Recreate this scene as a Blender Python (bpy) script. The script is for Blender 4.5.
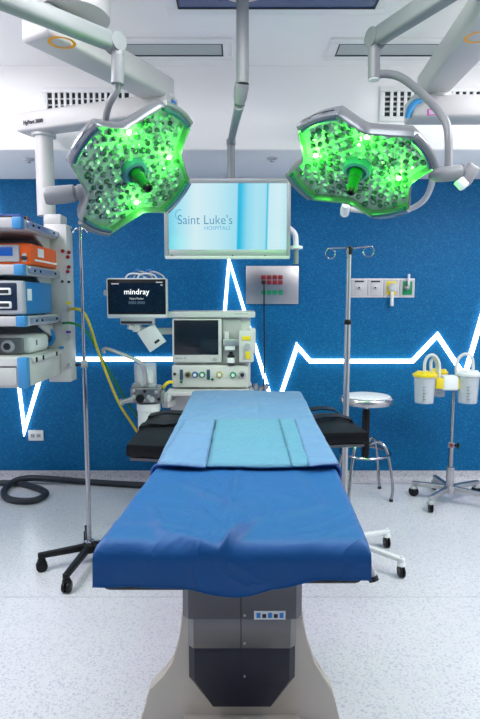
import bpy, bmesh, math, random
from mathutils import Vector, Matrix, noise
random.seed(7)
scene = bpy.context.scene
for o in list(bpy.data.objects):
    bpy.data.objects.remove(o)

# ------------------------------------------------------------------ camera
F_PX, CAM_H = 560.0, 1.45
PITCH = math.atan(59.5 / F_PX)
cam_data = bpy.data.cameras.new('camera')
cam_data.sensor_fit = 'VERTICAL'
cam_data.sensor_height = 36.0
cam_data.lens = F_PX / 719 * 36.0
cam_data.clip_start = 0.05
cam = bpy.data.objects.new('camera', cam_data)
scene.collection.objects.link(cam)
cam.location = (0, 0, CAM_H)
cam.rotation_euler = (math.pi / 2 - PITCH, 0, 0)
scene.camera = cam

# ------------------------------------------------------------------ world, lamps, exposure
world = bpy.data.worlds.new('world')
scene.world = world
world.use_nodes = True
world.node_tree.nodes['Background'].inputs[0].default_value = (0.92, 0.94, 1.0, 1)
world.node_tree.nodes['Background'].inputs[1].default_value = 0.3

def area(name, loc, sx, sy, power, col=(1, 0.98, 1.0), rot=(0, 0, 0)):
    l = bpy.data.lights.new(name, 'AREA')
    l.shape = 'RECTANGLE'; l.size = sx; l.size_y = sy; l.energy = power; l.color = col
    o = bpy.data.objects.new(name, l)
    o.location = loc; o.rotation_euler = rot
    scene.collection.objects.link(o)
    return o
# ceiling luminaires above and around the table, all on the ceiling outside the frame
area('ceiling_lamp', (-1.85, 2.05, 2.83), 0.6, 2.0, 50)
area('ceiling_lamp', (1.85, 2.05, 2.83), 0.6, 2.0, 50)
area('ceiling_lamp', (0.0, 1.9, 2.83), 1.2, 0.5, 22)
area('ceiling_lamp', (-1.5, 0.6, 2.83), 0.5, 1.1, 2)
area('ceiling_lamp', (1.5, 0.6, 2.83), 0.5, 1.1, 2)

# point lights added at both sides to brighten the ceiling, no fixture modelled
def fill_light(name, loc, power):
    l = bpy.data.lights.new(name, 'POINT'); l.energy = power; l.shadow_soft_size = .13; l.color = (1, .97, .97)
    o = bpy.data.objects.new(name, l); o.location = loc; scene.collection.objects.link(o)
fill_light('ceiling_fill', (-2.35, 1.9, 2.45), 28)
fill_light('ceiling_fill', (2.35, 1.9, 2.45), 28)

vs = scene.view_settings
vs.view_transform = 'Standard'
vs.look = 'None'
vs.gamma = 1.0
vs.use_curve_mapping = False
vs.exposure = -0.15

# ------------------------------------------------------------------ helpers
_F = Vector((0, math.cos(PITCH), -math.sin(PITCH)))
_U = Vector((0, math.sin(PITCH), math.cos(PITCH)))
_R = Vector((1, 0, 0))
_C = Vector((0, 0, CAM_H))
def ray(x, y):
    return _F + _R * ((x - 240) / F_PX) + _U * ((359.5 - y) / F_PX)
def at(x, y, Y):
    """point seen at photo pixel (x, y) that stands at distance Y into the room"""
    d = ray(x, y)
    return _C + d * (Y / d.y)
def onz(x, y, z):
    d = ray(x, y)
    return _C + d * ((z - CAM_H) / d.z)
R = math.radians
COL = scene.collection

def nd(nt, t, **kw):
    n = nt.nodes.new(t)
    for k, v in kw.items():
        setattr(n, k, v)
    return n

MATS = {}
def mat(name, col, rough=0.5, metal=0.0, var=0.06, scale=18.0, bump=0.0, emit=None, estr=0.0,
        trans=0.0, coat=0.0, alpha=1.0, sheen=0.0, spec=0.5, ior=1.45):
    if name in MATS:
        return MATS[name]
    m = bpy.data.materials.new(name)
    m.use_nodes = True
    nt = m.node_tree
    b = nt.nodes['Principled BSDF']
    tc = nd(nt, 'ShaderNodeTexCoord')
    nz = nd(nt, 'ShaderNodeTexNoise'); nz.inputs['Scale'].default_value = scale
    nz.inputs['Detail'].default_value = 3
    nt.links.new(tc.outputs['Object'], nz.inputs['Vector'])
    mx = nd(nt, 'ShaderNodeMix', data_type='RGBA')
    lo = [max(0, c * (1 - var)) for c in col]; hi = [min(1, c * (1 + var)) for c in col]
    mx.inputs[6].default_value = (*lo, 1); mx.inputs[7].default_value = (*hi, 1)
    nt.links.new(nz.outputs['Fac'], mx.inputs[0])
    nt.links.new(mx.outputs[2], b.inputs['Base Color'])
    b.inputs['Roughness'].default_value = rough
    b.inputs['Metallic'].default_value = metal
    b.inputs['Transmission Weight'].default_value = trans
    b.inputs['Coat Weight'].default_value = coat
    b.inputs['Alpha'].default_value = alpha
    b.inputs['Sheen Weight'].default_value = sheen
    b.inputs['Specular IOR Level'].default_value = spec
    b.inputs['IOR'].default_value = ior
    if emit:
        b.inputs['Emission Color'].default_value = (*emit, 1)
        b.inputs['Emission Strength'].default_value = estr
    if bump:
        bp = nd(nt, 'ShaderNodeBump'); bp.inputs['Strength'].default_value = bump
        bp.inputs['Distance'].default_value = 0.01
        nt.links.new(nz.outputs['Fac'], bp.inputs['Height'])
        nt.links.new(bp.outputs['Normal'], b.inputs['Normal'])
    MATS[name] = m
    return m

def speckle_mat(name, base, fleck1, fleck2, rough, scale, t1, t2, big=0.05):
    m = bpy.data.materials.new(name); m.use_nodes = True
    nt = m.node_tree; b = nt.nodes['Principled BSDF']
    tc = nd(nt, 'ShaderNodeTexCoord')
    def noise_mask(sc, lo, hi, off):
        mp = nd(nt, 'ShaderNodeMapping'); mp.inputs['Location'].default_value = (off, off * 1.7, off * .3)
        nt.links.new(tc.outputs['Object'], mp.inputs['Vector'])
        n = nd(nt, 'ShaderNodeTexNoise'); n.inputs['Scale'].default_value = sc; n.inputs['Detail'].default_value = 2
        nt.links.new(mp.outputs['Vector'], n.inputs['Vector'])
        r = nd(nt, 'ShaderNodeMapRange'); r.inputs['From Min'].default_value = lo; r.inputs['From Max'].default_value = hi
        nt.links.new(n.outputs['Fac'], r.inputs['Value'])
        return r.outputs['Result']
    def mix(fac, a, c):
        x = nd(nt, 'ShaderNodeMix', data_type='RGBA')
        nt.links.new(fac, x.inputs[0])
        if isinstance(a, tuple): x.inputs[6].default_value = (*a, 1)
        else: nt.links.new(a, x.inputs[6])
        x.inputs[7].default_value = (*c, 1)
        return x.outputs[2]
    c = mix(noise_mask(1.3, .3, .7, 5), base, tuple(v * (1 - big) for v in base))
    c = mix(noise_mask(scale, t1, t1 + .06, 0), c, fleck1)
    c = mix(noise_mask(scale * 1.6, t2, t2 + .06, 11), c, fleck2)
    nt.links.new(c, b.inputs['Base Color'])
    b.inputs['Roughness'].default_value = rough
    b.inputs['Specular IOR Level'].default_value = .2 if name == 'blue_wallcovering' else .5
    MATS[name] = m
    return m

class MB:
    """collects shapes; build() links them as ONE mesh object"""
    def __init__(s, M=None):
        s.bm = bmesh.new(); s.M = M
    def _t(s, p):
        p = Vector(p)
        return s.M @ p if s.M is not None else p
    def box(s, x0, x1, y0, y1, z0, z1, bev=0.0, seg=2, M=None):
        vs_ = [s.bm.verts.new(v) for v in ((x0,y0,z0),(x1,y0,z0),(x1,y1,z0),(x0,y1,z0),(x0,y0,z1),(x1,y0,z1),(x1,y1,z1),(x0,y1,z1))]
        fs = [s.bm.faces.new([vs_[i] for i in q]) for q in ((3,2,1,0),(4,5,6,7),(0,1,5,4),(1,2,6,5),(2,3,7,6),(3,0,4,7))]
        if bev > 0:
            es = list({e for f in fs for e in f.edges})
            r = bmesh.ops.bevel(s.bm, geom=es, offset=bev, segments=seg, profile=.5, affect='EDGES')
            vv = set(v for f in r['faces'] for v in f.verts)
            for v in list(vv):
                for f in v.link_faces:
                    vv.update(f.verts)
            vs_ = list(vv)
        for v in vs_:
            p = v.co.copy()
            if M is not None: p = M @ p
            v.co = s._t(p)
        return s
    def cbox(s, c, sx, sy, sz, bev=0.0, rot=None, seg=2):
        M = Matrix.Translation(Vector(c)) @ (rot.to_4x4() if rot is not None else Matrix.Identity(4))
        return s.box(-sx/2, sx/2, -sy/2, sy/2, -sz/2, sz/2, bev, seg, M)
    def _ring(s, c, ax, bx_, r, n):
        return [s.bm.verts.new(s._t(c + ax * (math.cos(2*math.pi*i/n) * r) + bx_ * (math.sin(2*math.pi*i/n) * r))) for i in range(n)]
    def _skin(s, rings, cap=True):
        n = len(rings[0])
        for a, b in zip(rings, rings[1:]):
            for i in range(n):
                s.bm.faces.new((a[i], a[(i+1) % n], b[(i+1) % n], b[i]))
        if cap:
            s.bm.faces.new(list(reversed(rings[0]))); s.bm.faces.new(rings[-1])
    def cyl(s, p0, p1, r0, r1=None, n=16, cap=True):
        p0, p1 = Vector(p0), Vector(p1)
        r1 = r0 if r1 is None else r1
        d = (p1 - p0).normalized()
        a = d.orthogonal().normalized(); b = d.cross(a)
        s._skin([s._ring(p0, a, b, r0, n), s._ring(p1, a, b, r1, n)], cap)
        return s
    def lathe(s, base, axis, prof, n=24, cap=True):
        """prof: list of (radius, distance along axis)"""
        base = Vector(base); d = Vector(axis).normalized()
        a = d.orthogonal().normalized(); b = d.cross(a)
        s._skin([s._ring(base + d * h, a, b, max(r, 1e-4), n) for r, h in prof], cap)
        return s
    def tube(s, pts, r, n=10, sub=6, smooth=True, cap=True):
        pts = [Vector(p) for p in pts]
        rr = r if isinstance(r, (list, tuple)) else [r] * len(pts)
        if smooth and len(pts) > 2:
            P, Q = [], []
            for i in range(len(pts) - 1):
                p0 = pts[i-1] if i else pts[0] * 2 - pts[1]
                p1, p2 = pts[i], pts[i+1]
                p3 = pts[i+2] if i + 2 < len(pts) else p2 * 2 - p1
                for k in range(sub):
                    t = k / sub
                    P.append(.5 * (2*p1 + (p2 - p0)*t + (2*p0 - 5*p1 + 4*p2 - p3)*t*t + (3*p1 - p0 - 3*p2 + p3)*t**3))
                    Q.append(rr[i] + (rr[i+1] - rr[i]) * t)
            P.append(pts[-1]); Q.append(rr[-1])
        else:
            P, Q = pts, list(rr)
        rings = []; a = None
        for i, p in enumerate(P):
            d = (P[min(i+1, len(P)-1)] - P[max(i-1, 0)]).normalized()
            a = d.orthogonal().normalized() if a is None else (a - d * a.dot(d)).normalized()
            rings.append(s._ring(p, a, d.cross(a), Q[i], n))
        s._skin(rings, cap)
        return s
    def prism(s, pts, d, bev=0.0):
        """polygon pts (3-D, planar) pushed along vector d"""
        d = Vector(d)
        a = [s.bm.verts.new(s._t(Vector(p))) for p in pts]
        b = [s.bm.verts.new(s._t(Vector(p) + d)) for p in pts]
        n = len(a)
        fs = [s.bm.faces.new(a), s.bm.faces.new(list(reversed(b)))]
        for i in range(n):
            fs.append(s.bm.faces.new((a[i], b[i], b[(i+1) % n], a[(i+1) % n])))
        if bev:
            es = list(set(fs[0].edges) | set(fs[1].edges))
            bmesh.ops.bevel(s.bm, geom=es, offset=bev, segments=2, profile=.5, affect='EDGES')
        return s
    def beam(s, p0, p1, w, h, bev=0.01, w1=None, h1=None):
        """box-section arm from p0 to p1, h is vertical"""
        p0, p1 = Vector(p0), Vector(p1)
        w1 = w if w1 is None else w1; h1 = h if h1 is None else h1
        d = (p1 - p0).normalized(); sd = d.cross(Vector((0, 0, 1))).normalized(); up = sd.cross(d)
        A = [p0 + sd*(x*w/2) + up*(z*h/2) for x, z in ((-1,-1),(1,-1),(1,1),(-1,1))]
        B = [p1 + sd*(x*w1/2) + up*(z*h1/2) for x, z in ((-1,-1),(1,-1),(1,1),(-1,1))]
        va = [s.bm.verts.new(s._t(p)) for p in A]; vb = [s.bm.verts.new(s._t(p)) for p in B]
        fs = [s.bm.faces.new(list(reversed(va))), s.bm.faces.new(vb)]
        for i in range(4):
            fs.append(s.bm.faces.new((va[i], va[(i+1) % 4], vb[(i+1) % 4], vb[i])))
        if bev:
            bmesh.ops.bevel(s.bm, geom=list({e for f in fs for e in f.edges}), offset=bev, segments=3, profile=.5, affect='EDGES')
        return s
    def sphere(s, c, r, sc=(1, 1, 1), u=14, v=9):
        M = Matrix.Translation(Vector(c)) @ Matrix.Diagonal((sc[0]*r, sc[1]*r, sc[2]*r, 1))
        q = bmesh.ops.create_uvsphere(s.bm, u_segments=u, v_segments=v, radius=1, matrix=M)
        if s.M is not None:
            for w in q['verts']: w.co = s.M @ w.co
        return s
    def build(s, name, m, parent=None, angle=35, thing=None, kind=None):
        bmesh.ops.recalc_face_normals(s.bm, faces=s.bm.faces)
        if parent is not None:
            org = parent.get('_org')
            org = Vector(org) if org is not None else Vector((0, 0, 0))
        else:
            xs = [v.co for v in s.bm.verts]
            org = Vector(((min(v.x for v in xs)+max(v.x for v in xs))/2, (min(v.y for v in xs)+max(v.y for v in xs))/2, min(v.z for v in xs)))
        for v in s.bm.verts: v.co -= org
        me = bpy.data.meshes.new(name)
        s.bm.to_mesh(me); s.bm.free()
        for p in me.polygons: p.use_smooth = True
        me.set_sharp_from_angle(angle=R(angle))
        me.materials.append(m)
        o = bpy.data.objects.new(name, me); COL.objects.link(o)
        o['_org'] = tuple(org)
        if parent is not None: o.parent = parent
        else: o.location = org
        if thing: tag(o, *thing)
        if kind: o['kind'] = kind
        return o

def tag(o, label, cat, group=None):
    o['label'] = label; o['category'] = cat
    if group: o['group'] = group
    return o
def thing(name, loc, label, cat, group=None):
    o = bpy.data.objects.new(name, None); COL.objects.link(o)
    o.location = loc; o['_org'] = tuple(loc); o.empty_display_size = .1
    return tag(o, label, cat, group)
def text(name, body, size, loc, m, parent=None, rot=None, width=None, align='CENTER', extr=0.0006, bold=0.0, height=None):
    """flat lettering; rot is the 3x3 orientation, default reads toward the camera"""
    c = bpy.data.curves.new(name + '_curve', 'FONT')
    c.body = body; c.size = size; c.align_x = align; c.align_y = 'CENTER'; c.extrude = extr; c.offset = bold
    c.resolution_u = 3
    t = bpy.data.objects.new(name + '_tmp', c); COL.objects.link(t)
    bpy.context.view_layer.update()
    me = bpy.data.meshes.new_from_object(t.evaluated_get(bpy.context.evaluated_depsgraph_get()))
    bpy.data.objects.remove(t); bpy.data.curves.remove(c)
    if rot is None: rot = Matrix(((1, 0, 0), (0, 0, -1), (0, 1, 0)))
    xs = [v.co.x for v in me.vertices]; k = 1.0
    ys = [v.co.y for v in me.vertices]; ky = 1.0
    if width: k = width / (max(xs) - min(xs))
    if height: ky = height / (max(ys) - min(ys))
    cx = (max(xs) + min(xs)) / 2 if align == 'CENTER' else 0
    cy = (max(ys) + min(ys)) / 2
    org = Vector(parent['_org']) if parent is not None else Vector((0, 0, 0))
    for v in me.vertices:
        v.co = Vector(loc) + rot @ Vector(((v.co.x - cx) * k, (v.co.y - cy) * ky, v.co.z)) - org
    me.materials.clear(); me.materials.append(m)
    me.name = name
    o = bpy.data.objects.new(name, me); COL.objects.link(o); o['_org'] = tuple(org)
    if parent is not None: o.parent = parent
    return o
def structure(o):
    o['kind'] = 'structure'
    return o

# ------------------------------------------------------------------ materials
m_white = mat('white_paint', (0.86, 0.86, 0.875), 0.45, scale=3, var=.02)
m_ceiling = mat('ceiling_paint', (0.93, 0.925, 0.935), 0.6, scale=2, var=.015)
m_blue = speckle_mat('blue_wallcovering', (0.002, 0.125, 0.32), (0.008, 0.18, 0.41), (0.001, 0.09, 0.25), 0.5, 85, .54, .56, .06)
m_floor = speckle_mat('floor_vinyl', (0.71, 0.71, 0.76), (0.55, 0.56, 0.65), (0.36, 0.38, 0.52), 0.26, 105, .55, .63, .05)
m_base = speckle_mat('cove_base', (0.60, 0.58, 0.63), (0.42, 0.42, 0.5), (0.3, 0.3, 0.4), 0.4, 70, .55, .6, .05)
m_pend = mat('pendant_white', (0.52, 0.51, 0.525), 0.35, scale=4, var=.02)
m_pgrey = mat('pendant_grey', (0.55, 0.55, 0.57), 0.35, scale=5, var=.04)
m_larm = mat('lamp_arm_grey', (0.24, 0.26, 0.27), 0.32, scale=5, var=.05)
m_joint = mat('joint_grey', (0.25, 0.26, 0.28), 0.3, scale=6, var=.06)
m_chrome = mat('chrome', (0.36, 0.37, 0.40), 0.14, 1.0, scale=8, var=.04)
m_steel = mat('brushed_steel', (0.50, 0.49, 0.50), 0.34, 1.0, scale=30, var=.08)
m_steelm = mat('satin_steel', (0.50, 0.50, 0.52), 0.45, .8, scale=30, var=.06)
m_alu = mat('rail_aluminium', (0.42, 0.5, 0.66), 0.3, .75, scale=12, var=.05)
m_black = mat('black_plastic', (0.008, 0.008, 0.010), 0.42, scale=15, var=.2, spec=.3)
m_rubber = mat('black_rubber', (0.018, 0.02, 0.024), 0.6, scale=25, var=.2)
m_vinyl = mat('black_vinyl', (0.006, 0.007, 0.009), 0.42, scale=30, var=.2, bump=.1, spec=.22)
m_hose = mat('dark_hose', (0.022, 0.027, 0.038), 0.5, scale=30, var=.15)
m_led = mat('led_strip_light', (1, 1, 1), 0.4, emit=(0.93, 0.96, 1.0), estr=5.0)
m_tagblue = mat('blue_tag', (0.02, 0.22, 0.62), 0.4)
m_mark_orange = mat('orange_mark', (1.0, 0.42, 0.01), 0.45)
m_magenta = mat('magenta_mark', (0.55, 0.02, 0.42), 0.45)
m_ink = mat('dark_ink', (0.02, 0.02, 0.03), 0.6)
m_dark = mat('vent_dark', (0.03, 0.035, 0.04), 0.8)
m_screen_off = mat('dark_glass', (0.012, 0.016, 0.024), 0.12, scale=3)
m_panelglass = mat('light_diffuser', (0.40, 0.45, 0.47), 0.3, scale=3, var=.03)
m_panelblue = mat('tinted_diffuser', (0.05, 0.09, 0.22), 0.2, scale=3, var=.05)
m_label = mat('label_white', (0.8, 0.82, 0.84), 0.5)
m_yellow = mat('yellow_plastic', (0.85, 0.66, 0.02), 0.4)
m_green = mat('green_plastic', (0.0, 0.26, 0.10), 0.4)
m_red = mat('red_plastic', (0.30, 0.008, 0.015), 0.35)
m_purple = mat('purple_plastic', (0.13, 0.02, 0.42), 0.4)
m_seam = mat('seam_grey', (0.42, 0.42, 0.45), 0.6)

# ------------------------------------------------------------------ room shell
YW = 4.38
Z_LOW = at(240, 179, YW).z
Y_SOF = onz(240, 150, Z_LOW).y
Z_CEIL = at(240, 66, Y_SOF).z
XS = 3.0
YB = -2.2
structure(MB().box(-XS, XS, YB, YW + .1, -0.1, 0).build('floor', m_floor))
structure(MB().box(-XS, XS, YW, YW + .1, 0, Z_LOW).build('wall_back', m_blue))
structure(MB().box(-XS - .1, -XS, YB, YW + .1, 0, Z_CEIL).build('wall_left', m_white))
structure(MB().box(XS, XS + .1, YB, YW + .1, 0, Z_CEIL).build('wall_right', m_white))
structure(MB().box(-XS, XS, YB - .1, YB, 0, Z_CEIL).build('wall_front', m_blue))
structure(MB().box(-XS, XS, YB, Y_SOF, Z_CEIL, Z_CEIL + .1).build('ceiling', m_ceiling))
sof = structure(MB().box(-XS, XS, Y_SOF, YW + .1, Z_LOW, Z_CEIL + .1, .012, 3).build('ceiling_soffit', m_ceiling))
# cove baseboard: quarter-round foot turning up the wall
prof = [(YW - .001, .088), (YW - .008, .088), (YW - .010, .05), (YW - .016, .028), (YW - .030, .012), (YW - .06, .002), (YW - .001, .002)]
structure(MB().prism([(-XS, y, z) for y, z in prof], (2 * XS, 0, 0)).build('baseboard_back', m_base))
# welded floor seams, nearly flush strips
g = MB()
ys = onz(420, 597, 0).y
g.box(-XS, XS, ys - .0015, ys + .0015, 0, .0008)
structure(g.build('trim_1', m_seam))

# ceiling luminaires in view
def luminaire(x0, x1, y0, y1, glass, label):
    t = thing('ceiling_light', ((x0 + x1) / 2, (y0 + y1) / 2, Z_CEIL - .02), label, 'ceiling light', 'recessed ceiling light panels')
    f, zb, zt = .055, Z_CEIL - .012, Z_CEIL
    g = MB()
    g.box(x0 - f, x1 + f, y0 - f, y0, zb, zt, .003).box(x0 - f, x1 + f, y1, y1 + f, zb, zt, .003)
    g.box(x0 - f, x0, y0, y1, zb, zt, .003).box(x1, x1 + f, y0, y1, zb, zt, .003)
    fr = g.build('frame', m_white, t)
    e = .008
    g = MB()
    g.box(x0, x1, y0, y0 + e, zb + .001, zt).box(x0, x1, y1 - e, y1, zb + .001, zt).box(x0, x0 + e, y0 + e, y1 - e, zb + .001, zt).box(x1 - e, x1, y0 + e, y1 - e, zb + .001, zt)
    g.build('gasket', m_hose, fr)
    MB().box(x0 + e, x1 - e, y0 + e, y1 - e, zb + .005, zt).build('diffuser', glass, t)
pa, pb = onz(50, 54.5, Z_CEIL), onz(222, 42, Z_CEIL)
luminaire(onz(52, 48, Z_CEIL).x, onz(223, 48, Z_CEIL).x, pb.y, pa.y, m_panelglass, 'long grey ceiling light panel behind the left lamp arms')
luminaire(onz(337, 48, Z_CEIL).x, onz(508, 48, Z_CEIL).x, pb.y, pa.y, m_panelglass, 'long grey ceiling light panel behind the right lamp arm')
pc = onz(276, 7, Z_CEIL)
luminaire(onz(178, 7, Z_CEIL).x, onz(375, 7, Z_CEIL).x, pc.y - .62, pc.y, m_panelblue, 'dark blue tinted ceiling panel at the top edge above the screen')

# air grilles in the soffit
def grille(px0, px1, py0, py1, pitch, rows, label):
    a, b = at(px0, py1, Y_SOF), at(px1, py0, Y_SOF)
    t = thing('air_grille', ((a.x + b.x) / 2, Y_SOF, a.z), label, 'vent', 'soffit air grilles')
    f = .03; y0 = Y_SOF - .014
    g = MB()
    g.box(a.x, b.x, y0, Y_SOF, a.z, a.z + f, .003).box(a.x, b.x, y0, Y_SOF, b.z - f, b.z, .003)
    g.box(a.x, a.x + f, y0, Y_SOF, a.z + f, b.z - f, .003).box(b.x - f, b.x, y0, Y_SOF, a.z + f, b.z - f, .003)
    g.build('frame', m_white, t)
    MB().box(a.x + f, b.x - f, Y_SOF - .003, Y_SOF, a.z + f, b.z - f).build('backing', m_dark, t)
    g = MB(); n = int(round((b.x - a.x - 2 * f) / pitch)); w = (b.x - a.x - 2 * f) / n
    for i in range(1, n):
        x = a.x + f + i * w
        g.box(x - w * .22, x + w * .22, y0 + .001, Y_SOF - .003, a.z + f, b.z - f)
    g.build('bar', m_white, t, kind='stuff')
    g = MB(); h = (b.z - a.z - 2 * f) / rows
    for i in range(1, rows):
        z = a.z + f + i * h
        g.box(a.x + f, b.x - f, y0 + .003, Y_SOF - .004, z - .004, z + .004)
    g.build('crossbar', m_pgrey, t, kind='stuff')
grille(44, 134, 88, 123, .036, 4, 'white grid air vent above the left lamp head')
grille(379, 500, 87, 122, .043, 5, 'white grid air vent above the right lamp head')
# sprinkler roses under the low soffit
for (px, py), lab in (((272, 158), 'small round sprinkler cover on the soffit between screen pole and right lamp'), ((29, 159), 'small round sprinkler cover on the soffit beside the pendant column')):
    p = onz(px, py, Z_LOW)
    t = thing('sprinkler_cover', p, lab, 'sprinkler', 'ceiling sprinklers')
    MB().lathe(p, (0, 0, -1), [(.036, 0), (.036, .003), (.028, .009), (.012, .012)], 20).build('rose', m_pgrey, t)
    MB().lathe(p + Vector((0, 0, -.011)), (0, 0, -1), [(.008, 0), (.007, .008), (.014, .010), (.013, .013)], 14).build('head', m_steel, t)

# ------------------------------------------------------------------ heartbeat light strip on the wall
def wall(px, py, off=0.0):
    return at(px, py, YW - off)
pts = [(-70, 359), (-34, 359), (-5, 195), (25, 430), (46, 359), (221, 359), (229, 260), (275, 412), (297, 346), (310, 361), (412, 361), (437, 335), (464, 376), (492, 280), (520, 361), (560, 361)]
P = [wall(x, y) for x, y in pts]
t = thing('led_wall_strip', (0, YW, min(p.z for p in P)), 'glowing white heartbeat line of light strips on the blue wall', 'light strip')
for dx, w, depth, mm, nm in ((0, .031, .02, m_led, 'light_tube'),):
    g = MB()
    L, Rr = [], []
    for i, p in enumerate(P):
        d0 = (P[i] - P[i-1]).normalized() if i else (P[1] - P[0]).normalized()
        d1 = (P[i+1] - P[i]).normalized() if i + 1 < len(P) else d0
        n0 = Vector((-d0.z, 0, d0.x)); n1 = Vector((-d1.z, 0, d1.x))
        n = (n0 + n1).normalized(); k = min(1 / max(n.dot(n0), .12), 3.2)
        L.append(p + n * (w / 2 * k)); Rr.append(p - n * (w / 2 * k))
    for i in range(len(P) - 1):
        q = [L[i], L[i+1], Rr[i+1], Rr[i]]
        g.prism(q, (0, -depth, 0))
    g.build(nm, mm, t)

# ------------------------------------------------------------------ floor hose
t_pts = [(-40, 482), (0, 483), (18, 483), (34, 487), (42, 490), (46, 494), (36, 500), (20, 501), (7, 498), (4, 491), (14, 484), (32, 479.5), (60, 479), (90, 482), (140, 485), (200, 487)]
q = []
for i, (x, y) in enumerate(t_pts):
    p = onz(x, y, .024); q.append(Vector((p.x, min(p.y, YW - .09), .024)))
q[11].z += .03; q[12].z += .02; q[10].z += .02
MB().tube(q, .024, 12, 5).build('floor_hose', m_hose, thing=('thick dark grey hose looped on the floor along the baseboard', 'hose'))

# wall socket
a, b = wall(29, 440.5), wall(43.5, 430)
t = thing('wall_socket', ((a.x + b.x) / 2, YW, a.z), 'small white double power socket low on the blue wall', 'socket')
MB().box(a.x, b.x, YW - .012, YW, a.z, b.z, .004).build('cover_plate', m_label, t)
for k in (.3, .7):
    cx = a.x + (b.x - a.x) * k; cz = (a.z + b.z) / 2
    o = MB().box(cx - .018, cx + .018, YW - .015, YW - .011, cz - .016, cz + .016, .002).build('outlet', m_pgrey, t)
    MB().box(cx - .008, cx - .004, YW - .0165, YW - .0145, cz - .007, cz + .009).box(cx + .004, cx + .008, YW - .0165, YW - .0145, cz - .007, cz + .009).build('slot', m_ink, o)

# ------------------------------------------------------------------ stainless power panel
a, b = wall(246, 304), wall(298.5, 266)
t = thing('power_outlet_panel', ((a.x + b.x) / 2, YW, a.z), 'stainless wall panel with red and green outlets under the hanging screen', 'outlet panel')
MB().box(a.x, b.x, YW - .02, YW, a.z, b.z, .003).build('plate', m_steel, t)
def sock(px, py, w, h, m, nm, pins=True):
    p = wall(px, py, .02)
    o = MB().box(p.x - w/2, p.x + w/2, YW - .031, YW - .019, p.z - h/2, p.z + h/2, .006).build(nm, m, t)
    if pins:
        MB().cyl((p.x - .007, YW - .0325, p.z), (p.x - .007, YW - .030, p.z), .004, n=8).cyl((p.x + .007, YW - .0325, p.z), (p.x + .007, YW - .030, p.z), .004, n=8).build('pin_hole', m_ink, o)
for r_, y in enumerate((277.3, 282.4)):
    for x in (263.5, 269.2, 274.8, 280.4):
        sock(x, y, .036, .033, m_red, 'red_outlet')
for x in (263.5, 269.2, 274.8, 280.4):
    p = wall(x, 292.5, .02)
    o = MB().lathe((p.x, YW - .019, p.z), (0, -1, 0), [(.019, 0), (.019, .008), (.015, .013), (.008, .013)], 16).build('ground_stud', m_green, t)
for px, py in ((249, 269), (295.5, 269), (249, 301), (295.5, 301)):
    p = wall(px, py, .02)
    MB().lathe((p.x, YW - .019, p.z), (0, -1, 0), [(.006, 0), (.005, .004)], 10).build('screw', m_steelm, t)
# plugged-in power cord
p = wall(263.5, 282.6, .03)
t = thing('hanging_cable', (p.x, YW, .5), 'black power cord hanging from the wall panel down behind the machine', 'cord')
MB().cyl((p.x, YW - .03, p.z), (p.x, YW - .072, p.z), .016, .012, 12).build('plug', m_black, t)
MB().tube([(p.x, YW - .07, p.z), (p.x + .002, YW - .082, p.z - .04), wall(264, 320, .05), wall(264.3, 360, .03), wall(263.5, 400, .025), wall(262, 440, .025)], .0055, 8).build('cable', m_black, t)

# ------------------------------------------------------------------ gas outlets
a, b = wall(350, 297.5), wall(414.5, 278.5)
t = thing('gas_outlet_panel', ((a.x + b.x) / 2, YW, a.z), 'row of four square medical gas outlets beside the right drip stand', 'gas outlet')
MB().box(a.x, b.x, YW - .012, YW, a.z, b.z, .003).build('back_plate', m_white, t)
cw = (b.x - a.x) / 4
for i in range(4):
    x0, x1 = a.x + i * cw + .006, a.x + (i + 1) * cw - .004
    z0, z1 = a.z + .008, b.z - .008; cx, cz = (x0 + x1) / 2, (z0 + z1) / 2
    fr = MB().box(x0, x1, YW - .022, YW - .011, z0, z1, .004).build('outlet_housing', m_pgrey, t)
    ins = (m_steelm, m_steelm, m_yellow, m_green)[i]
    MB().box(x0 + .022, x1 - .018, YW - .026, YW - .021, z0 + .012, z1 - .014, .003).build('face', m_pgrey if i < 2 else ins, fr)
    if i < 2:
        MB().box(x0 + .024, x1 - .02, YW - .027, YW - .0215, z1 - .022, z1 - .010, .001).build('name_tag', m_ink, fr)
        MB().lathe((cx + .002, YW - .025, cz), (0, -1, 0), [(.02, 0), (.02, .004), (.012, .006)], 16).build('ring', m_steelm, fr)
        MB().lathe((cx + .002, YW - .029, cz + .002), (0, -1, 0), [(.008, 0), (.006, .006)], 10).build('port', m_ink, fr)
p = wall(393, 287.5, .05)
t2 = thing('gas_flow_valve', p, 'clear round adapter with a drop tube plugged into the yellow outlet', 'adapter')
MB().lathe((p.x, YW - .024, p.z), (0, -1, 0), [(.02, 0), (.034, .012), (.034, .03), (.02, .042)], 20).build('body', mat('clear_grey_plastic', (.62, .66, .7), .2, alpha=.85), t2)
e = wall(392, 306, .045)
MB().cyl((p.x - .005, YW - .045, p.z - .02), (e.x, YW - .045, e.z), .012, n=12).build('drop_tube', m_label, t2)
p = wall(407.5, 287.5, .05)
t2 = thing('gas_flow_valve', p, 'steel knob adapter with an upright tube plugged into the green outlet', 'adapter')
MB().lathe((p.x, YW - .024, p.z), (0, -1, 0), [(.02, 0), (.024, .012), (.018, .03), (.012, .042)], 18).build('body', m_steel, t2)
e = wall(409, 274, .045)
MB().cyl((p.x + .01, YW - .045, p.z + .005), (e.x, YW - .045, e.z), .009, n=12).build('upright_tube', m_label, t2)

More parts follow.
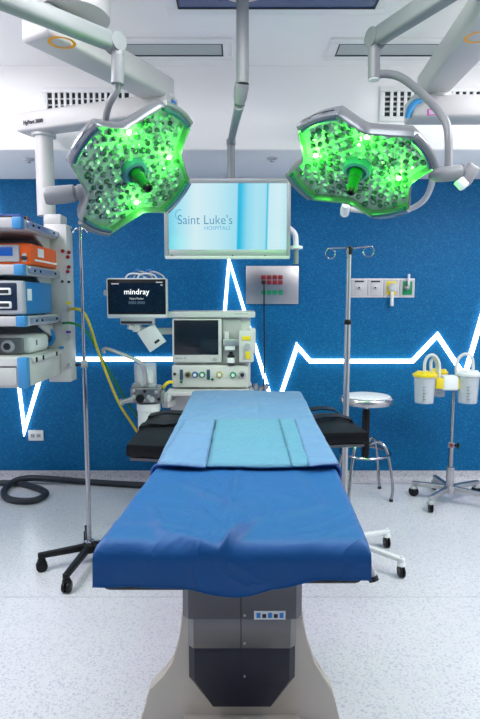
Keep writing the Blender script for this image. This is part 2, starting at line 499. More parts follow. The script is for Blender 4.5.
# ------------------------------------------------------------------ hanging display
YM = 3.3
a, b = at(164.5, 258, YM), at(291, 178, YM)
t = thing('hanging_display', ((a.x + b.x) / 2, YM, a.z), 'large flat display with pale blue screen hanging from a grey ceiling pole', 'display')
m_bezel = mat('bezel_silver', (0.33, 0.34, 0.37), 0.35, .2, scale=6, var=.03)
bz = .022
sa, sb = at(169, 249.5, YM), at(287, 183, YM)
MB().box(a.x, b.x, YM + .012, YM + .06, a.z, b.z, .01, 3).build('housing', m_bezel, t)
g = MB()
g.box(a.x, sa.x, YM, YM + .02, a.z, b.z, .004).box(sb.x, b.x, YM, YM + .02, a.z, b.z, .004)
g.box(sa.x, sb.x, YM, YM + .02, sb.z, b.z, .004).box(sa.x, sb.x, YM, YM + .02, a.z, sa.z, .004)
fr = g.build('bezel', m_bezel, t)
MB().box(a.x + .005, b.x - .005, YM - .004, YM + .01, a.z - .006, a.z + .012, .003).build('lower_lip', m_pgrey, fr)
for px in (172, 232.5, 265):
    p = at(px, 255.5, YM); MB().cyl((p.x, YM - .006, p.z), (p.x, YM + .001, p.z), .004, n=8).build('button', m_ink, fr)
# screen content: pale blue light curtain
m = bpy.data.materials.new('display_picture'); m.use_nodes = True; nt = m.node_tree
bs = nt.nodes['Principled BSDF']; bs.inputs['Base Color'].default_value = (.02, .02, .03, 1); bs.inputs['Roughness'].default_value = .25
tc = nd(nt, 'ShaderNodeTexCoord'); sp = nd(nt, 'ShaderNodeSeparateXYZ'); nt.links.new(tc.outputs['Generated'], sp.inputs[0])
cr = nd(nt, 'ShaderNodeValToRGB'); e = cr.color_ramp
e.elements[0].position = 0; e.elements[0].color = (.33, .77, .93, 1)
e.elements[1].position = 1; e.elements[1].color = (.62, .90, .98, 1)
for pos, c in ((.10, (.55, .88, .97, 1)), (.22, (.78, .95, .99, 1)), (.40, (.66, .91, .98, 1)), (.57, (.48, .83, .95, 1)), (.585, (.10, .52, .78, 1)), (.60, (.16, .60, .84, 1)), (.66, (.42, .80, .95, 1)), (.74, (.55, .87, .97, 1)), (.815, (.50, .84, .95, 1)), (.828, (.14, .58, .82, 1)), (.842, (.70, .93, .99, 1)), (.93, (.75, .95, .99, 1))):
    x = e.elements.new(pos); x.color = c
wv = nd(nt, 'ShaderNodeMath', operation='MULTIPLY_ADD'); nt.links.new(sp.outputs['Z'], wv.inputs[0]); wv.inputs[1].default_value = -.012
nt.links.new(sp.outputs['X'], wv.inputs[2]); nt.links.new(wv.outputs[0], cr.inputs[0])
hs = nd(nt, 'ShaderNodeHueSaturation'); hs.inputs['Saturation'].default_value = 1.25; nt.links.new(cr.outputs[0], hs.inputs['Color'])
nt.links.new(hs.outputs[0], bs.inputs['Emission Color']); bs.inputs['Emission Strength'].default_value = .95
scr = MB().box(sa.x, sb.x, YM + .006, YM + .014, sa.z, sb.z).build('screen', m, t)
m_logo = mat('logo_blue', (.02, .10, .2), .5, emit=(.04, .27, .45), estr=.45)
m_logo2 = mat('logo_light', (.02, .15, .3), .5, emit=(.16, .52, .72), estr=.5)
text('screen_lettering', "Saint Luke's", .075, at(205, 219.5, YM + .005), m_logo, t, width=.315, bold=-.0006)
text('screen_lettering', "HOSPITALS", .03, at(217.5, 228, YM + .005), m_logo2, t, width=.15)
c0 = at(180, 215, YM + .005)
MB().tube([c0 + Vector((.022 * math.cos(R(a_)) * 1.2, 0, .03 * math.sin(R(a_)))) for a_ in range(70, 291, 20)], .0022, 6, 2).build('logo_swirl', m_logo2, t)
# pole and arm
YQ = 2.70
pt = at(242.5, 0, YQ); pb_ = at(242.5, 84, YQ)
MB().cyl((pt.x, YQ, Z_CEIL), (pt.x, YQ, pb_.z), .029, n=20).build('pole', m_larm, t)
MB().lathe((pt.x, YQ, Z_CEIL), (0, 0, -1), [(.11, 0), (.11, .008), (.04, .014)], 24).build('ceiling_flange', m_pgrey, t)
ka = at(242, 86, YQ); kb = at(239.5, 105, YQ + .04)
MB().lathe((ka.x, YQ, ka.z + .012), kb - ka, [(.032, 0), (.034, .02), (.032, .06), (.024, .09)], 18).build('elbow', m_joint, t)
kc = at(231, 141, 3.28)
MB().tube([kb, kb.lerp(kc, .5) + Vector((0, .0, .004)), kc], [.025, .021, .02], 14).build('lower_arm', m_larm, t)
kd = at(230.5, 184, 3.34)
MB().cyl(kc + Vector((0, 0, .008)), (kc.x, kc.y, kc.z - .02), .026, n=16).cyl(kc, (kc.x, 3.335, kd.z), .022, n=16).build('drop_post', m_larm, t)
MB().box(kc.x - .06, kc.x + .06, YM + .055, YM + .08, b.z - .16, b.z - .01, .006).cyl((kc.x, 3.335, b.z), (kc.x, 3.335, b.z - .12), .02).build('mount_bracket', m_joint, t)
# white side handle with flange and stub
h0 = at(284, 226, YM + .08)
MB().tube([h0, at(290, 229, YM + .08), at(295, 235, YM + .08), at(296, 247, YM + .08)], .017, 12).build('side_handle', m_label, t)
f1 = at(296, 247, YM + .08)
MB().lathe(f1 + Vector((0, 0, .008)), (0, 0, -1), [(.025, 0), (.04, .004), (.04, .018), (.025, .022)], 20).build('handle_flange', m_label, t)
MB().cyl(f1, at(296, 264, YM + .08), .015, n=14).build('handle_stub', m_larm, t)

# ------------------------------------------------------------------ equipment pendants
def ring_mark(c, nrm, xdir, r0, r1, sx, sy, m, nm, parent, n=32, square=False):
    nrm = Vector(nrm).normalized(); xd = Vector(xdir); xd = (xd - nrm * xd.dot(nrm)).normalized(); yd = nrm.cross(xd)
    g = MB(); a_, b_ = [], []
    N = 4 if square else n; o_ = .25 * math.pi if square else 0
    for i in range(N):
        th = 2 * math.pi * i / N + o_
        v = xd * (math.cos(th) * sx) + yd * (math.sin(th) * sy)
        a_.append(g.bm.verts.new(Vector(c) + v * r1 + nrm * .0012)); b_.append(g.bm.verts.new(Vector(c) + v * r0 + nrm * .0012))
    for i in range(N):
        g.bm.faces.new((a_[i], a_[(i+1) % N], b_[(i+1) % N], b_[i]))
    return g.build(nm, m, parent)

# left pendant
A2a, A2b = at(163, 107, 3.08), at(23, 125.5, 3.40)
pn = thing('equipment_pendant', (A2b.x, A2b.y, .9), 'white ceiling pendant on two jointed arms carrying stacked equipment shelves', 'equipment pendant')
A1a = at(160, 90, 3.08); zA1 = A1a.z + .005
A1b = onz(38, 24, zA1)
dA = (A1b - A1a).normalized()
A1far = A1b + dA * .02
arm1 = MB().beam(A1a - dA * .035, A1far, .15, .11, .018, .165, .125).build('upper_arm', m_pend, pn)
# orange ring on the underside of the upper arm
cm = onz(62, 42.5, zA1 - .0622)
ring_mark(cm, (0, 0, -1), dA, .042, .056, 1, 1, m_mark_orange, 'ring_mark', arm1)
MB().cbox(A1a - dA * .038 + Vector((-.01, 0, .03)), .05, .012, .05, .004, Matrix.Rotation(math.atan2(dA.x, -dA.y) * -1, 3, 'Z')).build('end_cap', m_tagblue, arm1)
# ceiling turret
tc_ = A1b - dA * .12
MB().lathe((tc_.x + .06, tc_.y - .02, Z_CEIL), (0, 0, -1), [(.23, 0), (.23, .03), (.19, .06), (.16, .10), (.15, Z_CEIL - zA1 - .065)], 32).build('ceiling_turret', m_pend, pn)
p = onz(54, 9, zA1 + .1)
MB().box(tc_.x - .09, tc_.x - .05, tc_.y + .10, tc_.y + .14, zA1 + .065, zA1 + .085, .004).build('blue_stop', m_tagblue, pn)
# knuckle between the arms and the lower arm
kx = A1a.lerp(A2a, .5)
MB().cyl((A2a.x - .01, A2a.y, A2a.z + .055), (A2a.x - .01, A2a.y, zA1 - .055), .075, n=24).build('knuckle', m_pgrey, pn)
d2 = (A2b - A2a).normalized()
arm2 = MB().beam(A2a - d2 * .06, A2b, .13, .105, .014).build('lower_arm', m_pend, pn)
sd2 = Vector((d2.y, -d2.x, 0)).normalized()
if sd2.y > 0: sd2 = -sd2
xd2 = -d2 if d2.x < 0 else d2
rot2 = Matrix((xd2, Vector((0, 0, 1)), sd2)).transposed()
tp = A2b - d2 * .13 + sd2 * .0685 + Vector((0, 0, -.014))
text('arm_lettering', 'HyPort 3000', .03, tp, m_ink, arm2, rot=rot2, width=.135, bold=.0010, height=.030)
MB().beam(A2b - d2 * .002, A2b + d2 * .006, .03, .055, .002).build('end_cap', m_tagblue, arm2)
MB().beam(A2a - d2 * .062, A2a - d2 * .068, .05, .05, .002).build('end_cap', m_tagblue, arm2)
# column
cx, cy = at(45.5, 160, 3.40).x, 3.385
z_head = at(45, 216, 3.385).z
MB().cyl((cx, cy, A2b.z - .05), (cx, cy, z_head), .052, n=24).build('column', m_pend, pn)
MB().lathe((cx, cy, A2b.z - .05), (0, 0, -1), [(.07, 0), (.07, .018), (.055, .022)], 24).build('collar', m_pgrey, pn)
# service head: tall white box
hx0, hx1 = at(46, 300, 3.33).x, at(74.5, 300, 3.45).x
hz0, hz1 = at(60, 382, 3.33).z, at(60, 224, 3.33).z
head = MB().box(hx0, hx1, 3.33, 3.45, hz0, hz1, .006).build('service_head', m_pend, pn)
MB().box(hx0 + .0, hx0 + .10, 3.335, 3.46, hz1 - .002, z_head + .004, .004).build('column_socket', m_pend, pn)
def head_disc(px, py, r, m, nm, h=.008):
    p = at(px, py, 3.33)
    return MB().lathe((p.x, 3.332, p.z), (0, -1, 0), [(r, 0), (r, h), (r * .6, h + .003)], 14).build(nm, m, head)
for px, py in ((63, 251), (69, 252.5), (68, 257), (69, 267), (68, 271.5)):
    head_disc(px, py, .011, m_red, 'red_socket')
for px, py in ((62.5, 281.5), (69, 282)):
    head_disc(px, py, .008, m_ink, 'black_socket')
for i, (py, m_) in enumerate(((303, m_yellow), (332, m_purple), (347.5, m_tagblue))):
    px = (68.5, 68.5, 61.5)[i]
    p = at(px, py, 3.33); MB().box(p.x - .014, p.x + .014, 3.328, 3.332, p.z - .007, p.z + .007).build('gas_tag', m_, head)
for px, py in ((69.5, 309), (62, 323), (69.5, 338), (69.5, 366)):
    p = at(px, py, 3.33)
    MB().lathe((p.x, 3.332, p.z), (0, -1, 0), [(.016, 0), (.016, .006), (.011, .01), (.009, .025)], 14).build('gas_port', m_steelm, head)
# shelves
SY0, SY1 = 2.80, 3.40
SX1 = at(33, 224, SY0).x + .01; SX0 = -1.85
zs = [at(25, y, SY0).z for y in (222.5, 269.5, 321.5)]
zbox1, zbox0 = at(25, 358, SY0).z, at(25, 388, SY0).z
SXr = -1.075
def shelf(z, th):
    s_ = MB().box(SX0, SXr, SY0, SY1, z - th / 2, z + th / 2, .006).build('shelf', m_pend, pn)
    # corner guard in blue, then the side rail with stops
    MB().box(SXr - .045, SXr + .004, SY0 - .004, SY0 + .045, z - th / 2 - .003, z + th / 2 + .003, .006).build('corner_guard', mat('guard_blue', (.05, .24, .52), .4), s_)
    MB().box(SXr + .002, SXr + .016, SY0 + .07, SY1 + .02, z - .015, z + .016, .003).build('side_rail', m_alu, s_)
    for k in (.12, .2, .44):
        MB().cyl((SXr + .016, SY0 + k, z), (SXr + .022, SY0 + k, z), .007, n=10).build('rail_screw', m_ink, s_)
    return s_
for z in zs: shelf(z, .05)
# gusset brackets under each shelf, back to the head
for z in zs:
    MB().prism([(SXr - .05, SY1 - .02, z - .025), (SXr - .05, SY1 - .30, z - .025), (SXr - .05, SY1 - .28, z - .04), (SXr - .05, SY1 - .02, z - .13)], (.012, 0, 0)).build('gusset', m_pend, pn)
    MB().prism([(SXr - .5, SY1 - .02, z - .025), (SXr - .5, SY1 - .30, z - .025), (SXr - .5, SY1 - .28, z - .04), (SXr - .5, SY1 - .02, z - .13)], (.012, 0, 0)).build('gusset', m_pend, pn)
# rear carrier that ties shelves to the head
MB().box(SX0 + .2, hx0 + .01, 3.38, 3.45, zbox0 + .02, zs[0] + .03, .005).build('rear_carrier', m_pend, pn)
# drawer box
db = MB().box(SX0, SXr, SY0, SY1, zbox0, zbox1, .006).build('drawer_box', m_pend, pn)
MB().box(SX0, SXr - .05, SY0 - .006, SY0 + .002, zbox0 + .012, zbox1 - .05, .003).build('drawer_front', m_pend, db)
for py in (zbox1 - .045,):
    MB().box(SX0, SXr - .05, SY0 - .003, SY0 + .002, py - .003, py + .003).build('drawer_gap', m_ink, db)
gb = MATS['guard_blue']
MB().box(SXr - .045, SXr + .004, SY0 - .008, SY0 + .04, zbox0 - .002, zbox1 + .002, .006).build('corner_guard', gb, db)
MB().box(SXr - .01, SXr + .004, SY1 - .07, SY1 - .03, zbox0 + .004, zbox1 - .004, .003).build('corner_guard', gb, db)
MB().box(SXr + .002, SXr + .014, SY0 + .07, SY1 + .01, zbox1 - .03, zbox1 - .004, .003).build('side_rail', m_pgrey, db)
for k in (.10, .2, .42):
    MB().box(SXr + .013, SXr + .02, SY0 + k - .006, SY0 + k + .006, zbox1 - .03, zbox1 - .006).build('rail_stop', m_ink, db)

# devices on the pendant shelves
def fy(px, py, Y): return at(px, py, Y)
m_orange = mat('device_orange', (.86, .12, .01), .38, scale=6, var=.05)
m_dblue = mat('device_blue', (.02, .20, .52), .4, scale=6, var=.05)
m_dgrey = mat('device_grey', (.42, .44, .48), .4, scale=6, var=.05)
m_dwhite = mat('device_white', (.76, .77, .79), .35, scale=6, var=.03)
m_scrblue = mat('device_screen', (.01, .06, .3), .2, emit=(.03, .16, .55), estr=.35)
# orange generator
z0 = zs[1] + .0255; z1 = at(36, 243, 2.93).z
ox1 = SXr - .004; ox0 = -1.62; oy0, oy1 = 2.93, 3.375
t = thing('orange_generator', ((ox0 + ox1) / 2, (oy0 + oy1) / 2, z0), 'orange electrosurgical generator with blue screen on the pendant shelf', 'medical device')
bd = MB().box(ox0, ox1, oy0, oy1, z0 + .006, z1, .012, 3).build('body', m_orange, t)
for x in (ox0 + .05, ox1 - .05):
    for y in (oy0 + .05, oy1 - .05):
        MB().cyl((x, y, z0), (x, y, z0 + .008), .014, n=10).build('foot', m_black, t)
fx = [at(px, 255, oy0).x for px in (2, 16, 20, 33)]
MB().box(ox0 + .02, fx[2], oy0 - .012, oy0 + .004, z0 + .02, z1 - .008, .008).build('screen_frame', m_dgrey, t)
MB().box(ox0 + .04, fx[1] - .012, oy0 - .0145, oy0 - .011, z0 + .05, z1 - .022, .001).build('screen', m_scrblue, t)
cp = MB().box(fx[2] + .012, ox1 - .022, oy0 - .005, oy0 + .004, z0 + .02, z0 + .065, .004).build('connector_panel', m_dgrey, t)
for k in (.3, .7):
    x = fx[2] + .012 + (ox1 - .022 - fx[2] - .012) * k
    MB().lathe((x, oy0 - .004, z0 + .04), (0, -1, 0), [(.011, 0), (.011, .008), (.006, .009)], 12).build('connector', m_ink, cp)
zc = (z0 + z1) / 2
MB().box(ox1 - .001, ox1 + .0015, oy0 + .10, oy0 + .19, zc - .005, zc + .04).build('label_sticker', m_label, t)
MB().box(ox1 - .001, ox1 + .004, oy0 + .05, oy1 - .03, zc - .03, zc - .02).build('side_ridge', m_label, t)
# blue unit
z0 = zs[2] + .0255; z1 = at(22, 281, 2.85).z
oy0, oy1 = 2.845, 3.27
t = thing('blue_insufflator', ((ox0 + ox1) / 2, (oy0 + oy1) / 2, z0), 'blue sided medical unit with dark front on the pendant shelf', 'medical device')
MB().box(ox0, ox1 - .01, oy0, oy1, z0 + .006, z1, .01, 3).build('body', m_dblue, t)
for x in (ox0 + .05, ox1 - .05):
    for y in (oy0 + .05, oy1 - .05):
        MB().cyl((x, y, z0), (x, y, z0 + .008), .014, n=10).build('foot', m_black, t)
MB().box(ox0, ox1 - .004, oy0 - .03, oy0 + .015, z0 + .008, z1 + .002, .012, 3).build('front_frame', m_dgrey, t)
fp = MB().box(ox0 + .02, ox1 - .035, oy0 - .034, oy0 - .026, z0 + .03, z1 - .01, .006).build('front_panel', mat('front_navy', (.015, .025, .06), .3), t)
for zz in (.32, .7):
    zc = z0 + (z1 - z0) * zz
    MB().box(ox1 - .155, ox1 - .06, oy0 - .045, oy0 - .03, zc - .018, zc + .018, .008).build('port_frame', m_label, fp)
    MB().box(ox1 - .145, ox1 - .07, oy0 - .048, oy0 - .04, zc - .009, zc + .009, .003).build('port_opening', m_ink, fp)
zc = (z0 + z1) / 2
MB().box(ox1 - .0105, ox1 - .0085, oy0 + .04, oy0 + .10, zc - .01, zc + .05).build('label_sticker', m_label, t)
# white camera unit on the drawer box
z0 = zbox1 + .001; z1 = at(30, 336, 2.95).z
t = thing('white_camera_unit', ((ox0 + ox1) / 2, 3.1, z0), 'white rounded medical unit with round lens knob on the drawer box', 'medical device')
wx1 = SXr - .02
MB().box(ox0, wx1 - .02, 2.99, 3.27, z0, z1, .03, 4).build('body', m_dwhite, t)
MB().box(ox0, wx1 - .06, 2.955, 3.0, z0 + .002, z1 - .012, .012, 3).build('front_panel', mat('front_dark_grey', (.16, .17, .19), .35), t)  # darker grey front panel
kx_ = at(8, 349, 2.95); 
MB().lathe((kx_.x, 2.956, (z0 + z1) / 2 - .005), (0, -1, 0), [(.034, 0), (.034, .012), (.026, .02), (.02, .02), (.014, .008)], 22).build('knob', m_dgrey, t)
MB().lathe((kx_.x, 2.938, (z0 + z1) / 2 - .005), (0, -1, 0), [(.018, 0), (.016, .006)], 16).build('knob_cap', m_ink, t)
zc = (z0 + z1) / 2
MB().box(wx1 - .021, wx1 - .0185, 3.04, 3.12, zc - .012, zc + .03).build('sticker', m_label, t)
MB().box(wx1 - .019, wx1 - .018, 3.05, 3.07, zc - .006, zc + .022).build('sticker_mark', m_hose, t)
hb = MB().tube([(wx1 - .06, 3.25, z0 + .12), (wx1 - .03, 3.30, z0 + .11), (wx1 - .02, 3.33, z0 + .06), (wx1 - .05, 3.33, z0 + .025)], .017, 10).build('blue_hose', m_dblue, t)
# cables lying on the top shelf
z0 = zs[0] + .025
t = thing('cable_bundle', (-1.4, 3.1, z0), 'dark blue and black cable bundle lying on the top pendant shelf', 'cables')
for i in range(7):
    a_ = [(-1.75 + .05 * k + random.uniform(-.01, .01), 3.0 + .05 * math.sin(k * .9 + i) + i * .012, z0 + .012 + .006 * i % .03 + random.uniform(0, .012)) for k in range(0, 13)]
    MB().tube(a_, .010, 8, 4).build('cable', (m_black, m_black, mat('cable_navy', (.01, .05, .25), .5), m_black, mat('cable_gold', (.5, .25, .02), .5), m_black, mat('cable_navy', (.01, .05, .25), .5))[i], t)
MB().box(-1.32, -1.16, 3.02, 3.2, z0 + .001, z0 + .05, .012).build('connector_block', mat('cable_navy', (.01, .05, .25), .5), t)

# gas hoses from the service head
def hose(px_pts, r, m, label, n=10):
    q_ = [at(x, y, Y) for x, y, Y in px_pts]
    return MB().tube(q_, r, n, 6).build('gas_hose', m, thing=(label, 'hose', 'hoses from the pendant'))
hose([(70, 309, 3.30), (77, 309, 3.27), (84, 313, 3.28), (90, 326, 3.32), (97, 348, 3.4), (107, 375, 3.5), (119, 403, 3.58), (131, 422, 3.62), (140, 436, 3.66)], .0085, mat('hose_yellow', (.60, .47, .03), .45), 'yellow gas hose curving from the pendant down behind the table')
hose([(63, 323, 3.30), (71, 323, 3.27), (80, 326, 3.28), (89, 335, 3.33), (100, 355, 3.45), (113, 378, 3.55), (127, 402, 3.62), (140, 420, 3.68)], .008, mat('hose_green', (.01, .17, .06), .45), 'green gas hose curving from the pendant down behind the table')

# right pendant (its shelf stack hangs outside the frame)
B2a = at(408, 110, 3.14); B2b = at(520, 113, 3.10)
B2b.z = B2a.z; B2b.y = B2a.y
pr = thing('equipment_pendant', (B2a.x, B2a.y, B2a.z - .06), 'white jointed pendant arm crossing in front of the right air vent', 'equipment pendant')
B1a = at(430, 88, 3.14); zB = B2a.z + .125
B1a = Vector((at(432, 88, 3.14).x, 3.14, zB)); B1b = onz(500, 2, zB)
dB = (B1b - B1a).normalized()
arm = MB().beam(B1a - dB * .03, B1b + dB * .4, .15, .12, .018, .2, .14).build('upper_arm', m_pend, pr)
cm = onz(478, 37, zB - .065)
ring_mark(cm, (0, 0, -1), dB, .04, .054, 1, 1, m_mark_orange, 'ring_mark', arm)
tq = B1b + dB * .3
MB().lathe((tq.x, tq.y, Z_CEIL), (0, 0, -1), [(.23, 0), (.23, .03), (.19, .06), (.16, .10), (.15, Z_CEIL - zB - .065)], 32).build('ceiling_turret', m_pend, pr)
p = onz(470, 6, zB + .02)
MB().beam(B1b + dB * .02 + Vector((-.09, 0, .02)), B1b + dB * .09 + Vector((-.10, 0, .02)), .02, .05, .003).build('blue_stop', m_tagblue, pr)
MB().cyl((B1a.x + .02, B1a.y, B2a.z + .05), (B1a.x + .02, B1a.y, zB - .05), .085, n=24).build('knuckle', m_pgrey, pr)
arm2 = MB().beam(B2a, B2b + Vector((.1, 0, 0)), .16, .115, .014).build('lower_arm', m_pend, pr)
MB().tube([B2a + Vector((.045, -.082, .02)), B2a + Vector((.01, -.085, .01)), B2a + Vector((-.012, -.075, -.02)), B2a + Vector((-.018, -.05, -.055))], [.012, .016, .018, .014], 10).build('blue_handle', mat('handle_blue', (.06, .35, .75), .35), arm2)
p = at(433, 120.5, 3.06)
ring_mark(Vector((p.x, 3.14 - .0805, B2a.z - .036)), (0, -1, 0), (1, 0, .1), .022, .03, 1.5, .75, m_magenta, 'square_mark', arm2, square=True)

# ------------------------------------------------------------------ surgical lamps
def lamp_frame(cpx, Y, rows):
    """pose of a lamp head: columns are two lobe axes and the direction the lamp faces"""
    M = Matrix(rows).to_4x4(); M.translation = at(*cpx, Y)
    return M

def lamp_outline(r, n=7):
    """four-lobed outline: arc ends joined by shallow notches"""
    pts_ = []
    for q_ in range(4):
        ct, st = math.cos(q_ * math.pi / 2), math.sin(q_ * math.pi / 2)
        loc = []
        for i in range(n):
            th = R(-17.5 + 35 * i / (n - 1))
            loc.append((1.045 * math.cos(th), 1.045 * math.sin(th)))
        p0, p1, p2 = (1.045 * math.cos(R(17.5)), 1.045 * math.sin(R(17.5))), (.52, .47), None
        # straight side, rounded inner notch
        loc += [(.95, .345), (.84, .40), (.64, .505), (.545, .555), (.49, .595), (.455, .645), (.43, .70), (.365, .86), (.335, .955)]
        for x, y in loc:
            pts_.append((r * (x * ct - y * st), r * (x * st + y * ct)))
    return pts_

m_lampshell = mat('lamp_shell', (.20, .21, .23), .3, .3, scale=6, var=.05)
m_lampface = mat('lamp_reflector', (.36, .42, .40), .4, .1, scale=40, var=.2)
m_lens = mat('lamp_lens', (.10, .15, .15), .10, .55, scale=60, var=.5)
m_lensdark = mat('lamp_lens_dark', (.015, .025, .03), .3)
m_hub = mat('lamp_hub', (.05, .13, .24), .35)
m_handle = mat('lamp_handle_green', (.005, .09, .02), .3, scale=10)
m_greenled = mat('green_led', (.3, 1, .3), .3, emit=(.45, 1.0, .30), estr=16.0)
m_strip = mat('grip_navy', (.03, .07, .15), .3)

def lamp_head(t, M, r, hot, power):
    O = lamp_outline(r)
    def ringv(g, sc, z): return [g.bm.verts.new(M @ Vector((x * sc, y * sc, z))) for x, y in O]
    g = MB(); g._skin([ringv(g, .80, -.085), ringv(g, .95, -.06), ringv(g, 1.0, -.03), ringv(g, 1.0, -.012), ringv(g, .955, -.012), ringv(g, .95, -.030)], cap=True)
    shell = g.build('housing', m_lampshell, t, angle=40)
    g = MB(); g._skin([ringv(g, 1.004, -.016), ringv(g, 1.006, .006), ringv(g, .985, .012), ringv(g, .962, .006), ringv(g, .957, -.02)], cap=False)
    g.build('rim', mat('lamp_rim', (.20, .22, .24), .28, .5, scale=6), t, angle=40)
    g = MB(); g._skin([ringv(g, .956, -.0300), ringv(g, .956, -.024)])
    face = g.build('reflector_plate', m_lampface, t)
    # lens cells: small faceted cones on a hex grid
    def inside(x, y):
        c_ = False; j = len(O) - 1
        for i in range(len(O)):
            xi, yi = O[i]; xj, yj = O[j]
            if (yi > y) != (yj > y) and x < (xj - xi) * (y - yi) / (yj - yi) + xi: c_ = not c_
            j = i
        return c_
    gl, gb_, gd = MB(), MB(), MB()
    pitch = r * .122; row = 0; y = -r * 1.1
    while y < r * 1.1:
        x = -r * 1.1 + (pitch / 2 if row % 2 else 0)
        while x < r * 1.1:
            k = 1.14
            if inside(x * k, y * k) and math.hypot(x, y) > r * .2:
                jx, jy = x + random.uniform(-.16, .16) * pitch, y + random.uniform(-.16, .16) * pitch
                rr_ = pitch * random.uniform(.30, .47)
                gs = gl if random.random() < .5 else gb_
                tilt = Vector((random.uniform(-.5, .5), random.uniform(-.5, .5), 1)).normalized()
                base = Vector((jx, jy, -.026))
                a_ = tilt.orthogonal().normalized(); b_ = tilt.cross(a_)
                def rg(g_, rad, h): return [g_.bm.verts.new(M @ (base + a_ * (math.cos(q_ * math.pi / 3) * rad) + b_ * (math.sin(q_ * math.pi / 3) * rad) + tilt * h)) for q_ in range(6)]
                gs._skin([rg(gs, rr_, 0), rg(gs, rr_ * .95, .008), rg(gs, rr_ * .45, .016)])
                if random.random() < .45:
                    gd.lathe(M @ (base + tilt * .0155), M.to_3x3() @ tilt, [(rr_ * .42, 0), (rr_ * .36, .0025)], 8)
            x += pitch
        y += pitch * .866; row += 1
    gl.build('lens_array', m_lens, t, angle=20, kind='stuff')
    gb_.build('clear_lens_array', mat('lamp_lens_clear', (.42, .52, .50), .12, .5, scale=60, var=.4), t, angle=20, kind='stuff')
    gd.build('lens_core', m_lensdark, t, kind='stuff')
    # hub and sterile handle
    MB(M).lathe((0, 0, -.026), (0, 0, 1), [(r * .20, 0), (r * .20, .02), (r * .185, .034), (r * .14, .038), (r * .12, .028)], 32).build('hub', m_hub, t)
    MB(M).lathe((0, 0, .0), (0, 0, 1), [(.030, 0), (.030, .04), (.024, .046), (.022, .085), (.025, .092), (.024, .11)], 20).build('handle', m_handle, t)
    MB(M).lathe((0, 0, .110), (0, 0, 1), [(.022, 0), (.020, .012), (.010, .014), (.010, .005)], 20).build('handle_tip', m_black, t)
    # green LEDs that are switched on
    for hx, hy, hp in hot:
        MB(M).sphere((hx * r, hy * r, -.004), .011, (1, 1, .6), 12, 8).build('green_led', m_greenled, t)
        l = bpy.data.lights.new('green_glow', 'POINT'); l.energy = power * hp; l.color = (.05, 1.0, .03); l.shadow_soft_size = .012
        lo_ = bpy.data.objects.new('green_glow', l); COL.objects.link(lo_)
        lo_.location = M @ Vector((hx * r, hy * r, .035))
    # grips along the four lobe ends
    for q_ in range(4):
        ths = [R(q_ * 90 - 16 + 32 * i / 8) for i in range(9)]
        MB(M).tube([(1.065 * r * math.cos(h), 1.065 * r * math.sin(h), .0) for h in ths], .013, 10, 2).build('grip', m_chrome if q_ % 2 else m_lampshell, t)
        MB(M).tube([(1.0 * r * math.cos(h), 1.0 * r * math.sin(h), .004) for h in ths], .012, 8, 2).build('grip_strip', m_strip, t)
    return O

def plane_at(M, px, py, off):
    d = ray(px, py); n = (M.to_3x3() @ Vector((0, 0, 1))); p0 = M.translation + n * off
    return _C + d * ((p0 - _C).dot(n) / d.dot(n))
def local_of(M, r, px, py):
    q_ = M.inverted() @ plane_at(M, px, py, 0)
    return q_.x / r, q_.y / r

# left lamp
ML, rL = lamp_frame((135.0, 173.0), 2.56, ((.6417, -.5104, .5725), (-.2313, -.8405, -.49), (.7313, .182, -.6573))), .3073
tl = thing('surgical_lamp', (ML.translation.x, ML.translation.y, ML.translation.z - .3), 'four-lobed surgical lamp glowing green with grey arm at upper left', 'surgical lamp', 'ceiling surgical lamps')
hotL = [(*local_of(ML, rL, 129.5, 133), 1.0), (*local_of(ML, rL, 169.5, 158), .9), (*local_of(ML, rL, 137, 203), .6)]
lamp_head(tl, ML, rL, hotL, 3.0)
def lamp_arm(t, j, far, w, h):
    d = (far - j).normalized()
    MB().beam(j + d * .02, far, w, h, .016, w * 1.05, h * 1.08).build('spring_arm', m_larm, t)
    sd = d.cross(Vector((0, 0, 1))).normalized()
    MB().cyl(j - sd * (w * .52), j + sd * (w * .52), h * .54, n=28).build('joint_drum', m_larm, t)
    MB().cyl((far.x, far.y, far.z - .09), (far.x, far.y, Z_CEIL), .05, n=20).build('ceiling_post', m_larm, t)
    MB().lathe((far.x, far.y, Z_CEIL), (0, 0, -1), [(.14, 0), (.14, .03), (.07, .06)], 24).build('ceiling_flange', m_pgrey, t)
jL = at(115, 43, 2.36); fL = at(0, 3, 2.02); fL = jL + (fL - jL) * 1.9
fL.z = jL.z
lamp_arm(tl, jL, fL, .06, .066)
c0, c1 = at(118, 56, 2.36), at(117.5, 84, 2.36)
MB().cyl(c0, c1, .026, n=18).cyl(c0 + Vector((0, 0, .03)), c0, .022, .026, n=18).build('swivel_collar', m_joint, tl)
jn = plane_at(ML, 88, 192, -.05)
MB().tube([c1 + Vector((0, 0, .02)), at(117, 90, 2.37), at(113, 97, 2.38), at(108.5, 106, 2.41), at(105, 122, 2.46), at(101, 150, jn.y + .05), at(92, 180, jn.y + .05), jn], .0145, 12).build('drop_tube', m_joint, tl)
je = at(48, 196, jn.y - .02)
dj = (je - jn).normalized()
MB().lathe(jn - dj * .03, dj, [(.030, 0), (.036, .01), (.036, .07), (.030, .075), (.030, .085), (.038, .09), (.040, .20), (.034, .215)], 24).build('yoke_joint', m_joint, tl)
nL = ML.to_3x3() @ Vector((0, 0, 1))
MB().tube([jn, plane_at(ML, 100, 200, -.14), plane_at(ML, 125, 185, -.17), ML.translation - nL * .15], .018, 12).build('yoke', m_pgrey, tl)
MB().cyl(ML.translation - nL * .18, ML.translation - nL * .08, .06, .08, n=24).build('rear_hub', m_joint, tl)

